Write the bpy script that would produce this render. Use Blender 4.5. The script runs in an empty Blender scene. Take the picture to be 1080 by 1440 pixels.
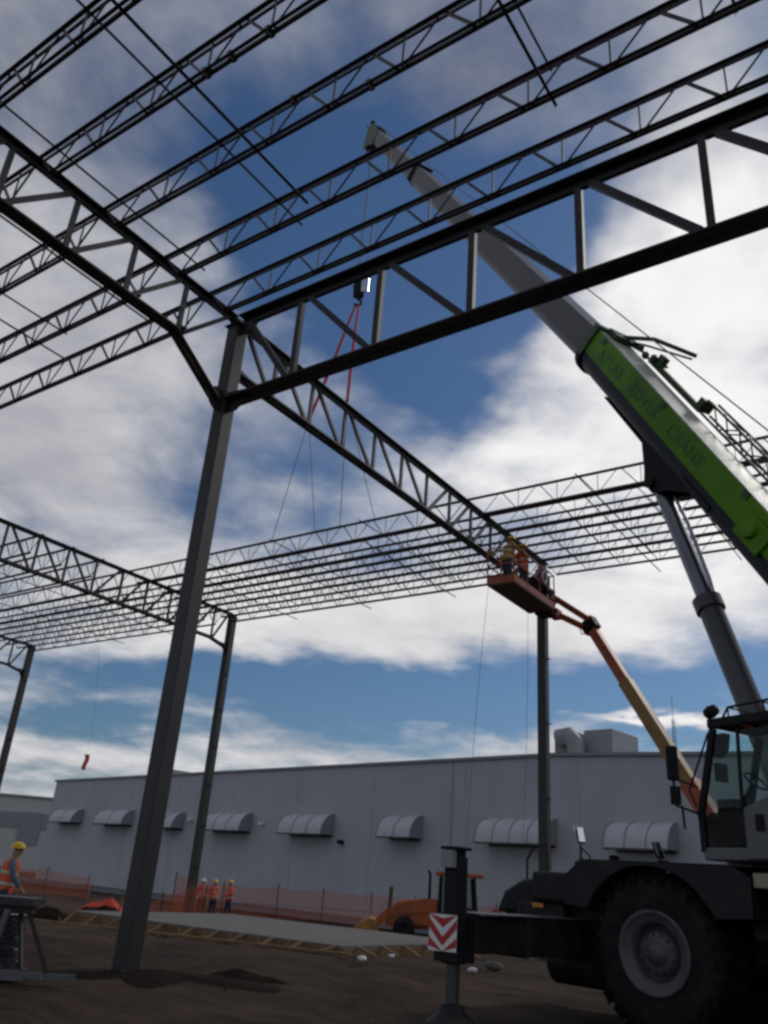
import bpy, bmesh, math, random
from mathutils import Vector as V, Matrix, noise as mnoise
random.seed(7)
sc = bpy.context.scene
COL = sc.collection
R = math.radians

# ---------------------------------------------------------------- camera
CAM = V((11.4187, -9.8373, 1.6))
cx = V((0.82540968, 0.56009094, 0.07068946)); cu = V((0.17775944, -0.3767058, 0.90911742)); cf = V((-0.53581755, 0.7378286, 0.41049788))
cd = bpy.data.cameras.new("camera"); cam = bpy.data.objects.new("camera", cd); COL.objects.link(cam)
mw = Matrix((cx, cu, -cf)).transposed().to_4x4(); mw.translation = CAM
cam.matrix_world = mw
cd.sensor_fit = 'HORIZONTAL'; cd.sensor_width = 36; cd.lens = 1153.09 / 1080 * 36; cd.clip_start = .1; cd.clip_end = 6000
sc.camera = cam
sc.view_settings.view_transform = 'Standard'; sc.view_settings.look = 'None'; sc.view_settings.gamma = 1
sc.view_settings.exposure = 0.0
try: sc.cycles.filter_width = 2.8
except Exception: pass

YAW = 0.6281
hr = V((math.cos(YAW), math.sin(YAW), 0)); hf = V((-math.sin(YAW), math.cos(YAW), 0))
def G(r, f, z=0.0):            # site coordinates: metres right of / ahead of the camera's spot, height
    p = V((CAM.x, CAM.y, 0)) + hr * r + hf * f; p.z = z; return p
def D(r, f, z=0.0): return hr * r + hf * f + V((0, 0, z))
def sm(a, b, x):
    t = min(1, max(0, (x - a) / (b - a))); return t * t * (3 - 2 * t)
def gz(p):                      # ground height
    f = (V((p[0], p[1], 0)) - V((CAM.x, CAM.y, 0))).dot(hf)
    return -0.5 * sm(20, 36, f)

# ---------------------------------------------------------------- sun and sky
SUN_R, SUN_F, SUN_EL = 0.80, 0.60, 40
sdir = (D(SUN_R, SUN_F).normalized() * math.cos(R(SUN_EL)) + V((0, 0, math.sin(R(SUN_EL)))))
sl = bpy.data.lights.new("sun", 'SUN'); sl.energy = 1.0; sl.angle = R(12); sl.color = (1, .95, .88)
so = bpy.data.objects.new("sun", sl); COL.objects.link(so); so.rotation_euler = sdir.to_track_quat('Z', 'Y').to_euler()

COVER = [(-8.0,45.3,8.5,6.5,-1.05),(-12.1,40.0,5.5,3.4,-.5),(2.9,39.0,7.5,5.0,-.95),(2.1,33.3,5.2,2.6,-.8),(4.2,43.6,8.4,3.6,-.55),(10.5,40.5,4,3.5,-.5),(-7.2,28.5,6.6,4.4,-.30),(-16.4,23.2,4.4,1.9,-.12),(-4.5,11.8,14.4,1.6,-.95),(6.4,11.0,11.1,1.7,-.7),(17.5,13.6,9.2,1.8,-.7),(-17.1,7.9,6.9,1.2,-.7),(20.3,9.4,5.2,.7,-.4),(25.4,37.1,8.7,9.9,.6),(8.6,28.5,12.0,3.4,.5),(-25.0,27.0,7.8,8.8,.45),(3.7,17.0,18.8,2.7,.6),(-13.7,14.4,11.7,2.3,.4),(-20.5,5.6,5.3,.9,.45),(19.5,10.8,5.7,.4,.9),(-.6,6.9,13.1,.6,.35),(11.7,9.0,5.6,.6,.35),(14.2,50.4,8.6,4.3,-.15),(-28.5,43.8,10.2,5.6,.35),(-34.2,48.4,7.3,2.6,.1),(-1.9,11.1,7.3,.5,.35)]
BRIGHT = [(26.0,37.5,9.7,9.9,.45),(23.9,24.0,9.3,7.3,.3),(9.7,28.5,12.5,3.9,.32),(-24.4,27.0,9.6,8.0,-.10),(3.6,18.0,19.8,4.4,.15),(-11.4,15.2,9.6,2.8,.12),(-29.6,47,17.1,7.2,-.24),(8.0,53.4,23.7,6.5,-.34),(-14.9,20.5,7.8,2.8,.05),(19.5,10.8,5.7,.4,.35),(-10.0,6.2,17.8,1.3,.1)]
world = bpy.data.worlds.new("World"); sc.world = world; world.use_nodes = True
wt = world.node_tree; wt.nodes.clear()
def wn(t, **k):
    n = wt.nodes.new(t)
    for a, b in k.items(): setattr(n, a, b)
    return n
def wlink(a, b): wt.links.new(a, b)
def wmath(op, a, b=None, c=None, clamp=False):
    n = wn('ShaderNodeMath', operation=op); n.use_clamp = clamp
    for i, q in enumerate((a, b, c)):
        if q is None: continue
        if isinstance(q, (int, float)): n.inputs[i].default_value = q
        else: wlink(q, n.inputs[i])
    return n.outputs[0]
def wdot(a, v):
    n = wn('ShaderNodeVectorMath', operation='DOT_PRODUCT'); wlink(a, n.inputs[0]); n.inputs[1].default_value = v; return n.outputs['Value']
tc = wn('ShaderNodeTexCoord').outputs['Generated']
dx, dy, dz = wdot(tc, hr), wdot(tc, hf), wdot(tc, (0, 0, 1))
# noise on a flat cloud deck seen from below, so that the clouds shrink towards the horizon
den = wmath('ADD', wmath('MAXIMUM', dz, 0.0), 0.16)
comb = wn('ShaderNodeCombineXYZ'); wlink(wmath('DIVIDE', dx, den), comb.inputs[0]); wlink(wmath('DIVIDE', dy, den), comb.inputs[1])
def wnoise(scale, detail, rough, off, dist=0.0):
    mp = wn('ShaderNodeMapping'); wlink(comb.outputs[0], mp.inputs[0]); mp.inputs['Location'].default_value = off
    n = wn('ShaderNodeTexNoise'); wlink(mp.outputs[0], n.inputs['Vector'])
    n.inputs['Scale'].default_value = scale; n.inputs['Detail'].default_value = detail; n.inputs['Roughness'].default_value = rough; n.inputs['Distortion'].default_value = dist
    return n
n1 = wnoise(1.5, 9, .56, (3.1, 1.7, 0), .25).outputs['Fac']
n2 = wnoise(4.2, 8, .6, (7.3, 2.2, 0), .3).outputs['Fac']
n3 = wnoise(.8, 4, .5, (1.2, 9.2, 0), 0).outputs['Fac']
nw = wnoise(2.6, 4, .55, (11, 4, 0)).outputs['Color']
sep = wn('ShaderNodeSeparateColor'); wlink(nw, sep.inputs[0])
az = wmath('MULTIPLY', wmath('ARCTAN2', dx, dy), 57.2958)
el = wmath('MULTIPLY', wmath('ARCSINE', dz), 57.2958)
warp = wmath('ADD', 2.0, wmath('MULTIPLY', wmath('MAXIMUM', el, 0.0), .24))
azw = wmath('MULTIPLY_ADD', wmath('SUBTRACT', sep.outputs[0], .5), wmath('MULTIPLY', warp, 2.2), az)
elw = wmath('MULTIPLY_ADD', wmath('SUBTRACT', sep.outputs[1], .5), wmath('MULTIPLY', warp, 1.0), el)
def blobs(tab, acc):
    for a, e, wa, we, k in tab:
        u = wmath('MULTIPLY', wmath('SUBTRACT', azw, a), 1 / wa); v = wmath('MULTIPLY', wmath('SUBTRACT', elw, e), 1 / we)
        q = wmath('MULTIPLY_ADD', u, u, wmath('MULTIPLY', v, v))
        g = wmath('EXPONENT', wmath('MULTIPLY', q, -.9))
        acc = wmath('MULTIPLY_ADD', g, k, acc)
    return acc
cov = wmath('MULTIPLY_ADD', wmath('SUBTRACT', n1, .5), 2.0, .50)
cov = wmath('MULTIPLY_ADD', wmath('SUBTRACT', n2, .5), .85, cov)
cov = blobs(COVER, cov)
cov = wmath('MULTIPLY', cov, 1.0, clamp=True)
mr = wn('ShaderNodeMapRange', interpolation_type='SMOOTHSTEP'); wlink(cov, mr.inputs[0]); mr.inputs[1].default_value = 0.0; mr.inputs[2].default_value = 1.0
mask = mr.outputs[0]
br = wmath('MULTIPLY_ADD', wmath('SUBTRACT', n2, .5), .42, .44)
br = wmath('MULTIPLY_ADD', wmath('SUBTRACT', n3, .5), .2, br)
br = wmath('MAXIMUM', blobs(BRIGHT, br), .10)
ccol = wn('ShaderNodeMix', data_type='RGBA', blend_type='MIX'); wlink(wmath('MULTIPLY', br, 1.25, clamp=True), ccol.inputs['Factor'])
ccol.inputs['A'].default_value = (.055, .075, .150, 1); ccol.inputs['B'].default_value = (.95, .93, .92, 1)
CS = 0.1                        # background strength
csc = wn('ShaderNodeVectorMath', operation='SCALE'); wlink(ccol.outputs['Result'], csc.inputs[0]); csc.inputs['Scale'].default_value = 1 / CS
sky = wn('ShaderNodeTexSky', sky_type='NISHITA'); sky.sun_disc = False; sky.sun_elevation = R(SUN_EL)
sky.sun_rotation = math.atan2(sdir.x, sdir.y); sky.air_density = 1.2; sky.dust_density = .6; sky.ozone_density = 3
tint = wn('ShaderNodeMix', data_type='RGBA', blend_type='MULTIPLY'); tint.inputs['Factor'].default_value = 1
wlink(sky.outputs[0], tint.inputs['A']); tint.inputs['B'].default_value = (.33, .43, .545, 1)
mix = wn('ShaderNodeMix', data_type='RGBA', blend_type='MIX'); wlink(mask, mix.inputs['Factor']); wlink(tint.outputs['Result'], mix.inputs['A']); wlink(csc.outputs[0], mix.inputs['B'])
bg = wn('ShaderNodeBackground'); wlink(mix.outputs['Result'], bg.inputs[0]); bg.inputs[1].default_value = CS
wo = wn('ShaderNodeOutputWorld'); wlink(bg.outputs[0], wo.inputs[0])

# ---------------------------------------------------------------- materials
def mat(name, col, rough=.6, metal=0.0, var=.15, scale=3.0, bump=0.0, bscale=30, coat=0.0, dirt=None, dscale=1.2, spec=.5):
    m = bpy.data.materials.new(name); m.use_nodes = True; t = m.node_tree; b = t.nodes['Principled BSDF']
    b.inputs['Roughness'].default_value = rough; b.inputs['Metallic'].default_value = metal
    b.inputs['Specular IOR Level'].default_value = spec; b.inputs['Coat Weight'].default_value = coat; b.inputs['Coat Roughness'].default_value = .12
    tcn = t.nodes.new('ShaderNodeTexCoord')
    nz = t.nodes.new('ShaderNodeTexNoise'); nz.inputs['Scale'].default_value = scale; nz.inputs['Detail'].default_value = 6
    t.links.new(tcn.outputs['Object'], nz.inputs['Vector'])
    mx = t.nodes.new('ShaderNodeMix'); mx.data_type = 'RGBA'
    t.links.new(nz.outputs['Fac'], mx.inputs['Factor'])
    mx.inputs['A'].default_value = tuple(c * (1 - var) for c in col) + (1,); mx.inputs['B'].default_value = tuple(min(1, c * (1 + var)) for c in col) + (1,)
    out = mx.outputs['Result']
    if dirt:
        n2 = t.nodes.new('ShaderNodeTexNoise'); n2.inputs['Scale'].default_value = dscale; n2.inputs['Detail'].default_value = 9; n2.inputs['Roughness'].default_value = .65
        t.links.new(tcn.outputs['Object'], n2.inputs['Vector'])
        r = t.nodes.new('ShaderNodeMapRange'); r.inputs[1].default_value = .5; r.inputs[2].default_value = .72; t.links.new(n2.outputs['Fac'], r.inputs[0])
        m2 = t.nodes.new('ShaderNodeMix'); m2.data_type = 'RGBA'; t.links.new(r.outputs[0], m2.inputs['Factor']); t.links.new(out, m2.inputs['A']); m2.inputs['B'].default_value = tuple(dirt) + (1,)
        out = m2.outputs['Result']
    t.links.new(out, b.inputs['Base Color'])
    if bump:
        n3 = t.nodes.new('ShaderNodeTexNoise'); n3.inputs['Scale'].default_value = bscale; n3.inputs['Detail'].default_value = 6; t.links.new(tcn.outputs['Object'], n3.inputs['Vector'])
        bp = t.nodes.new('ShaderNodeBump'); bp.inputs['Strength'].default_value = bump; bp.inputs['Distance'].default_value = .03; t.links.new(n3.outputs['Fac'], bp.inputs['Height']); t.links.new(bp.outputs[0], b.inputs['Normal'])
    return m
M = {}
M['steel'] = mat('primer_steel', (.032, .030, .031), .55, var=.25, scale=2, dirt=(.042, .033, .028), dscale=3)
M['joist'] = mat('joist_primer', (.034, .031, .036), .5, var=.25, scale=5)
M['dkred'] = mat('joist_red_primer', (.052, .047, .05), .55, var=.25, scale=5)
M['galv'] = mat('bare_steel', (.16, .16, .17), .4, metal=.6, var=.2, scale=8)
M['green'] = mat('crane_green', (.105, .275, .008), .5, var=.12, scale=2, spec=.25, dirt=(.062, .17, .018), dscale=1.5)
M['dkgreen'] = mat('jib_green', (.045, .075, .03), .5, var=.2)
M['topsheen'] = mat('boom_top_sheen', (.42, .46, .36), .45, var=.1, dirt=(.3, .32, .25))  # sky glare on the boom's top, put into the colour
M['navy'] = mat('crane_navy', (.013, .015, .028), .5, var=.15, spec=.3)
M['boomgrey'] = mat('boom_grey', (.075, .075, .085), .42, var=.1, scale=1.5, dirt=(.055, .055, .063), dscale=.9)
M['cabgrey'] = mat('cab_grey', (.095, .098, .11), .4, var=.1, coat=.2, dirt=(.075, .075, .08))
M['black'] = mat('black_paint', (.010, .010, .012), .65, var=.2, spec=.25)
M['chassis'] = mat('chassis_black', (.012, .012, .014), .6, spec=.3, var=.3, scale=4, dirt=(.035, .03, .027), dscale=2)
M['rubber'] = mat('tyre_rubber', (.013, .0125, .0125), .85, spec=.25, var=.3, scale=6, bump=.2, dirt=(.035, .03, .026), dscale=3)
M['rim'] = mat('wheel_grey', (.085, .087, .093), .5, var=.15, scale=5, dirt=(.055, .05, .046), dscale=4)
M['chrome'] = mat('chromed_rod', (.5, .51, .54), .14, metal=1, var=.05)
M['cyl'] = mat('cylinder_grey', (.055, .057, .064), .4, var=.1, coat=.2)
M['orange'] = mat('lift_orange', (.40, .085, .032), .5, var=.15, scale=3, dirt=(.24, .055, .03))
M['tan'] = mat('lift_boom_tan', (.30, .16, .05), .5, var=.15, dirt=(.2, .09, .035))
M['tractor'] = mat('tractor_orange', (.42, .10, .022), .5, var=.15, dirt=(.2, .06, .03))
M['amber'] = mat('amber_plastic', (.6, .2, .02), .3)
M['wall'] = mat('painted_block', (.42, .435, .462), .8, var=.06, scale=.6, bump=.1, bscale=3, dirt=(.375, .388, .41), dscale=.25)
_t = M['wall'].node_tree; _b = _t.nodes['Principled BSDF']; _src = _b.inputs['Base Color'].links[0].from_socket
_tc = _t.nodes.new('ShaderNodeTexCoord'); _mp = _t.nodes.new('ShaderNodeMapping'); _mp.inputs['Scale'].default_value = (1.1, 1.1, .05); _t.links.new(_tc.outputs['Object'], _mp.inputs[0])
_n = _t.nodes.new('ShaderNodeTexNoise'); _n.inputs['Scale'].default_value = 1.3; _n.inputs['Detail'].default_value = 7; _n.inputs['Roughness'].default_value = .65; _t.links.new(_mp.outputs[0], _n.inputs['Vector'])
_r = _t.nodes.new('ShaderNodeMapRange'); _r.inputs[1].default_value = .35; _r.inputs[2].default_value = .7; _r.inputs[3].default_value = 1.03; _r.inputs[4].default_value = .965; _t.links.new(_n.outputs['Fac'], _r.inputs[0])
_m = _t.nodes.new('ShaderNodeMix'); _m.data_type = 'RGBA'; _m.blend_type = 'MULTIPLY'; _m.inputs['Factor'].default_value = 1; _t.links.new(_src, _m.inputs['A']); _t.links.new(_r.outputs[0], _m.inputs['B']); _t.links.new(_m.outputs['Result'], _b.inputs['Base Color'])
M['walltrim'] = mat('parapet_cap', (.24, .25, .27), .6, var=.1)
M['awning'] = mat('awning_metal', (.50, .515, .545), .6, var=.08, scale=1.5, dirt=(.42, .43, .45), dscale=1)
M['awnend'] = mat('awning_end', (.25, .26, .28), .6, var=.1)
M['shadowvoid'] = mat('awning_shade', (.06, .062, .066), .7)  # shade below the awnings, put into the colour of panel and valance
M['white'] = mat('white_paint', (.78, .78, .77), .5, var=.06)
M['offwhite'] = mat('far_wall_white', (.50, .50, .49), .8, var=.06)
M['red'] = mat('red_paint', (.45, .03, .03), .5)
M['strap'] = mat('sling_red', (.48, .045, .075), .7, var=.1)
M['wire'] = mat('steel_wire', (.09, .09, .10), .5)
M['concrete'] = mat('slab_concrete', (.125, .115, .108), .85, var=.12, scale=1.5, bump=.2, dirt=(.09, .08, .072), dscale=.8)
M['wood'] = mat('formwork_lumber', (.19, .115, .05), .75, var=.3, scale=4, dirt=(.09, .06, .035), dscale=5)
M['rust'] = mat('rusty_steel', (.11, .065, .04), .75, var=.35, scale=6)
M['hivis'] = mat('hivis_orange', (.75, .115, .03), .75, var=.12, scale=8)
M['hivisred'] = mat('hivis_red_orange', (.6, .06, .025), .75, var=.12, scale=8)
M['hivisyel'] = mat('hivis_yellow', (.35, .42, .03), .75, var=.1)
M['silver'] = mat('reflective_tape', (.55, .55, .5), .4)
M['jean'] = mat('denim', (.035, .042, .07), .85, var=.25, scale=12)
M['greyshirt'] = mat('grey_shirt', (.11, .13, .16), .85, var=.2, scale=10)
M['mustard'] = mat('mustard_jacket', (.42, .24, .04), .85, var=.2, scale=10)
M['skin'] = mat('skin', (.36, .20, .13), .6, var=.08)
M['helmet'] = mat('helmet_yellow', (.72, .45, .02), .35)
M['helmetw'] = mat('helmet_white', (.7, .7, .68), .35)
M['boot'] = mat('boot_leather', (.05, .035, .025), .7)
M['asph'] = mat('yard_asphalt', (.10, .105, .11), .9, var=.15, scale=1)
M['soil'] = mat('dug_soil', (.022, .0135, .0095), .95, spec=.08, var=.4, scale=4, bump=.9, bscale=9, dirt=(.012, .008, .006), dscale=3)
M['duct'] = mat('unit_grey', (.26, .27, .28), .5, var=.1)
M['ductd'] = mat('unit_brown', (.20, .185, .165), .6, var=.1)
M['seat'] = mat('seat_cloth', (.03, .03, .035), .8)
M['yelpaint'] = mat('yellow_box', (.42, .20, .03), .55, var=.2, dirt=(.25, .11, .03))
M['beige'] = mat('beige_panel', (.34, .29, .22), .6, var=.15)
M['textgreen'] = mat('lettering_green', (.042, .125, .018), .5)
M['mirror'] = mat('mirror_glass', (.85, .86, .87), .06, metal=1, var=.02)
M['rod'] = mat('cylinder_rod', (.22, .225, .25), .28, metal=.9, var=.05)
def glass(name, col, alpha):
    m = bpy.data.materials.new(name); m.use_nodes = True; t = m.node_tree; t.nodes.clear()
    tr = t.nodes.new('ShaderNodeBsdfTransparent'); tr.inputs[0].default_value = col
    gl = t.nodes.new('ShaderNodeBsdfGlossy'); gl.inputs['Roughness'].default_value = .03
    fr = t.nodes.new('ShaderNodeFresnel'); fr.inputs[0].default_value = 1.22
    mx = t.nodes.new('ShaderNodeMixShader'); o = t.nodes.new('ShaderNodeOutputMaterial')
    t.links.new(fr.outputs[0], mx.inputs[0]); t.links.new(tr.outputs[0], mx.inputs[1]); t.links.new(gl.outputs[0], mx.inputs[2]); t.links.new(mx.outputs[0], o.inputs[0])
    return m
M['glass'] = glass('green_tint_glass', (.84, .92, .90, 1), 1)
M['darkglass'] = glass('dark_glass', (.22, .26, .26, 1), 1)
def netting():
    m = bpy.data.materials.new('orange_netting'); m.use_nodes = True; t = m.node_tree; b = t.nodes['Principled BSDF']; o = t.nodes['Material Output']
    b.inputs['Base Color'].default_value = (.66, .13, .04, 1); b.inputs['Roughness'].default_value = .6
    tcn = t.nodes.new('ShaderNodeTexCoord'); sp = t.nodes.new('ShaderNodeSeparateXYZ'); t.links.new(tcn.outputs['Object'], sp.inputs[0])
    def mt(op, a, b2):
        n = t.nodes.new('ShaderNodeMath'); n.operation = op
        for i, q in enumerate((a, b2)):
            if isinstance(q, (int, float)): n.inputs[i].default_value = q
            else: t.links.new(q, n.inputs[i])
        return n.outputs[0]
    def bars(s, pitch, w):
        return mt('LESS_THAN', mt('FRACT', mt('DIVIDE', s, pitch), 0), w)
    g = mt('MAXIMUM', bars(sp.outputs[2], .09, .22), bars(mt('ADD', sp.outputs[0], mt('MULTIPLY', sp.outputs[1], .37)), .09, .18))
    tr = t.nodes.new('ShaderNodeBsdfTransparent'); mx = t.nodes.new('ShaderNodeMixShader')
    t.links.new(g, mx.inputs[0]); t.links.new(tr.outputs[0], mx.inputs[1]); t.links.new(b.outputs[0], mx.inputs[2]); t.links.new(mx.outputs[0], o.inputs[0])
    return m
M['net'] = netting()
def dirtmat():
    m = bpy.data.materials.new('site_dirt'); m.use_nodes = True; t = m.node_tree; b = t.nodes['Principled BSDF']; b.inputs['Roughness'].default_value = .95; b.inputs['Specular IOR Level'].default_value = .1
    tcn = t.nodes.new('ShaderNodeTexCoord')
    def nz(scale, det, rough=.6, st=None):
        n = t.nodes.new('ShaderNodeTexNoise'); n.inputs['Scale'].default_value = scale; n.inputs['Detail'].default_value = det; n.inputs['Roughness'].default_value = rough
        if st:
            mp = t.nodes.new('ShaderNodeMapping'); mp.inputs['Rotation'].default_value = (0, 0, st[0]); mp.inputs['Scale'].default_value = (st[1], 1, 1)
            t.links.new(tcn.outputs['Object'], mp.inputs[0]); t.links.new(mp.outputs[0], n.inputs['Vector'])
        else: t.links.new(tcn.outputs['Object'], n.inputs['Vector'])
        return n.outputs['Fac']
    a, b2, c = nz(.45, 8), nz(2.2, 8, .65, (YAW, .22)), nz(14, 6, .7)
    r1 = t.nodes.new('ShaderNodeValToRGB'); t.links.new(a, r1.inputs[0])
    e = r1.color_ramp.elements; e[0].position = .35; e[0].color = (.046, .030, .022, 1); e[1].position = .68; e[1].color = (.092, .062, .045, 1)
    m1 = t.nodes.new('ShaderNodeMix'); m1.data_type = 'RGBA'; m1.blend_type = 'MULTIPLY'; m1.inputs['Factor'].default_value = .8
    r2 = t.nodes.new('ShaderNodeMapRange'); t.links.new(b2, r2.inputs[0]); r2.inputs[1].default_value = .3; r2.inputs[2].default_value = .7; r2.inputs[3].default_value = .5; r2.inputs[4].default_value = 1.4
    t.links.new(r1.outputs[0], m1.inputs['A']); t.links.new(r2.outputs[0], m1.inputs['B'])
    m2 = t.nodes.new('ShaderNodeMix'); m2.data_type = 'RGBA'; m2.blend_type = 'MULTIPLY'; m2.inputs['Factor'].default_value = .7
    r3 = t.nodes.new('ShaderNodeMapRange'); t.links.new(c, r3.inputs[0]); r3.inputs[1].default_value = .3; r3.inputs[2].default_value = .7; r3.inputs[3].default_value = .55; r3.inputs[4].default_value = 1.35
    t.links.new(m1.outputs['Result'], m2.inputs['A']); t.links.new(r3.outputs[0], m2.inputs['B']); t.links.new(m2.outputs['Result'], b.inputs['Base Color'])
    bp = t.nodes.new('ShaderNodeBump'); bp.inputs['Strength'].default_value = .9; bp.inputs['Distance'].default_value = .06
    ad = t.nodes.new('ShaderNodeMath'); ad.operation = 'ADD'; t.links.new(c, ad.inputs[0]); t.links.new(b2, ad.inputs[1]); t.links.new(ad.outputs[0], bp.inputs['Height']); t.links.new(bp.outputs[0], b.inputs['Normal'])
    return m
M['dirt'] = dirtmat()

# ---------------------------------------------------------------- mesh helpers
class MB:
    def __init__(s): s.v = []; s.f = []; s.m = []; s.s = []; s.ms = []
    def mi(s, m):
        if m is None: return 0
        if m not in s.ms: s.ms.append(m)
        return s.ms.index(m)
    def add(s, vs, fs, m=None, smooth=False):
        o = len(s.v); s.v += [V(q) for q in vs]; i = s.mi(m)
        for f in fs: s.f.append([o + k for k in f]); s.m.append(i); s.s.append(smooth)
    def obox(s, c, ax, ay, az, m=None):         # centre and three half-axis vectors
        c = V(c); vs = [c + ax * i + ay * j + az * k for i in (-1, 1) for j in (-1, 1) for k in (-1, 1)]
        s.add(vs, [(0, 1, 3, 2), (4, 6, 7, 5), (0, 4, 5, 1), (2, 3, 7, 6), (0, 2, 6, 4), (1, 5, 7, 3)], m)
    def box(s, lo, hi, m=None):
        lo, hi = V(lo), V(hi); h = (hi - lo) / 2
        s.obox((lo + hi) / 2, V((h.x, 0, 0)), V((0, h.y, 0)), V((0, 0, h.z)), m)
    def beam(s, a, b, w, h, up=(0, 0, 1), off=(0, 0), m=None):
        a, b = V(a), V(b); d = (b - a); L = d.length; d.normalize(); up = V(up)
        x = d.cross(up)
        if x.length < 1e-4: x = d.cross(V((1, 0, 0)))
        x.normalize(); y = x.cross(d)
        s.obox((a + b) / 2 + x * off[0] + y * off[1], d * L / 2, x * w / 2, y * h / 2, m)
    def chord(s, a, b, leg, t, gap, flip=1, up=(0, 0, 1)):   # double angle; flip=1: flat legs on top, -1: at the bottom
        for k in (-1, 1):
            s.beam(a, b, t, leg - t, up, (k * (gap / 2 + t / 2), -flip * t / 2))
            s.beam(a, b, leg, t, up, (k * (gap / 2 + leg / 2), flip * (leg - t) / 2))
    def tube(s, a, b, r0, r1=None, n=10, m=None, cap=True, smooth=True):
        s.path([a, b], [r0, r0 if r1 is None else r1], n, m, cap, smooth)
    def path(s, pts, rad, n=8, m=None, cap=True, smooth=True):
        pts = [V(p) for p in pts]
        if isinstance(rad, (int, float)): rad = [rad] * len(pts)
        x = None; rings = []
        for i, p in enumerate(pts):
            d = (pts[min(i + 1, len(pts) - 1)] - pts[max(i - 1, 0)]).normalized()
            if x is None: x = d.orthogonal().normalized()
            else:
                x = x - d * x.dot(d)
                x = d.orthogonal().normalized() if x.length < 1e-5 else x.normalized()
            y = d.cross(x)
            rr = rad[i]; rx, ry = (rr if isinstance(rr, (tuple, list)) else (rr, rr))
            rings.append([p + x * (rx * math.cos(2 * math.pi * k / n)) + y * (ry * math.sin(2 * math.pi * k / n)) for k in range(n)])
        vs = [q for r in rings for q in r]; fs = []
        for i in range(len(pts) - 1):
            for k in range(n): fs.append((i * n + k, i * n + (k + 1) % n, (i + 1) * n + (k + 1) % n, (i + 1) * n + k))
        s.add(vs, fs, m, smooth)
        if cap:
            s.add(rings[0], [tuple(range(n - 1, -1, -1))], m); s.add(rings[-1], [tuple(range(n))], m)
    def lathe(s, prof, o, ax, n=40, m=None, smooth=True):  # prof: (radius, distance along ax)
        o, ax = V(o), V(ax).normalized(); x = ax.orthogonal().normalized(); y = ax.cross(x); vs = []
        for r, h in prof:
            for k in range(n): t = 2 * math.pi * k / n; vs.append(o + ax * h + (x * math.cos(t) + y * math.sin(t)) * r)
        fs = [(i * n + k, i * n + (k + 1) % n, (i + 1) * n + (k + 1) % n, (i + 1) * n + k) for i in range(len(prof) - 1) for k in range(n)]
        s.add(vs, fs, m, smooth)
    def prism(s, poly, o, ux, uy, th, m=None):              # polygon in ux,uy, extruded by the vector th
        o, ux, uy, th = V(o), V(ux), V(uy), V(th); a = [o + ux * p[0] + uy * p[1] for p in poly]; n = len(a)
        s.add(a + [q + th for q in a], [tuple(range(n - 1, -1, -1)), tuple(range(n, 2 * n))] + [(i, (i + 1) % n, n + (i + 1) % n, n + i) for i in range(n)], m)
    def ball(s, c, rx, ry=None, rz=None, n=12, m=None, lo=-1.0):
        ry = ry or rx; rz = rz or rx; c = V(c); vs = []; K = n // 2
        for i in range(K + 1):
            ph = math.asin(lo) + (math.pi / 2 - math.asin(lo)) * i / K
            for k in range(n): t = 2 * math.pi * k / n; vs.append(c + V((rx * math.cos(ph) * math.cos(t), ry * math.cos(ph) * math.sin(t), rz * math.sin(ph))))
        s.add(vs, [(i * n + k, i * n + (k + 1) % n, (i + 1) * n + (k + 1) % n, (i + 1) * n + k) for i in range(K) for k in range(n)], m, True)
    def build(s, name, m=None, parent=None, local=False, bevel=0, origin=None):
        me = bpy.data.meshes.new(name)
        off = V((0, 0, 0))
        if not local:
            if parent is not None:
                q = parent
                while q is not None: off += V(q.location); q = q.parent
            elif origin is not None: off = V(origin)
        me.from_pydata([tuple(v - off) for v in s.v], [], s.f)
        for p, k, sm_ in zip(me.polygons, s.m, s.s): p.material_index = k; p.use_smooth = sm_
        for q in (s.ms if s.ms else []): me.materials.append(M[q] if isinstance(q, str) else q)
        if not s.ms and m: me.materials.append(M[m])
        bm = bmesh.new(); bm.from_mesh(me); bmesh.ops.recalc_face_normals(bm, faces=bm.faces); bm.to_mesh(me); bm.free()
        o = bpy.data.objects.new(name, me); COL.objects.link(o)
        if parent is not None: o.parent = parent
        elif origin is not None: o.location = off
        if bevel:
            b = o.modifiers.new('bevel', 'BEVEL'); b.width = bevel; b.segments = 2; b.limit_method = 'ANGLE'; b.angle_limit = R(40)
        return o
def tag(o, label=None, cat=None, group=None, kind=None):
    if label: o['label'] = label
    if cat: o['category'] = cat
    if group: o['group'] = group
    if kind: o['kind'] = kind
    return o
def thing(name, label, cat, loc, group=None):
    o = bpy.data.objects.new(name, None); COL.objects.link(o); o.location = loc; o.empty_display_size = .3
    return tag(o, label, cat, group)

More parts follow.
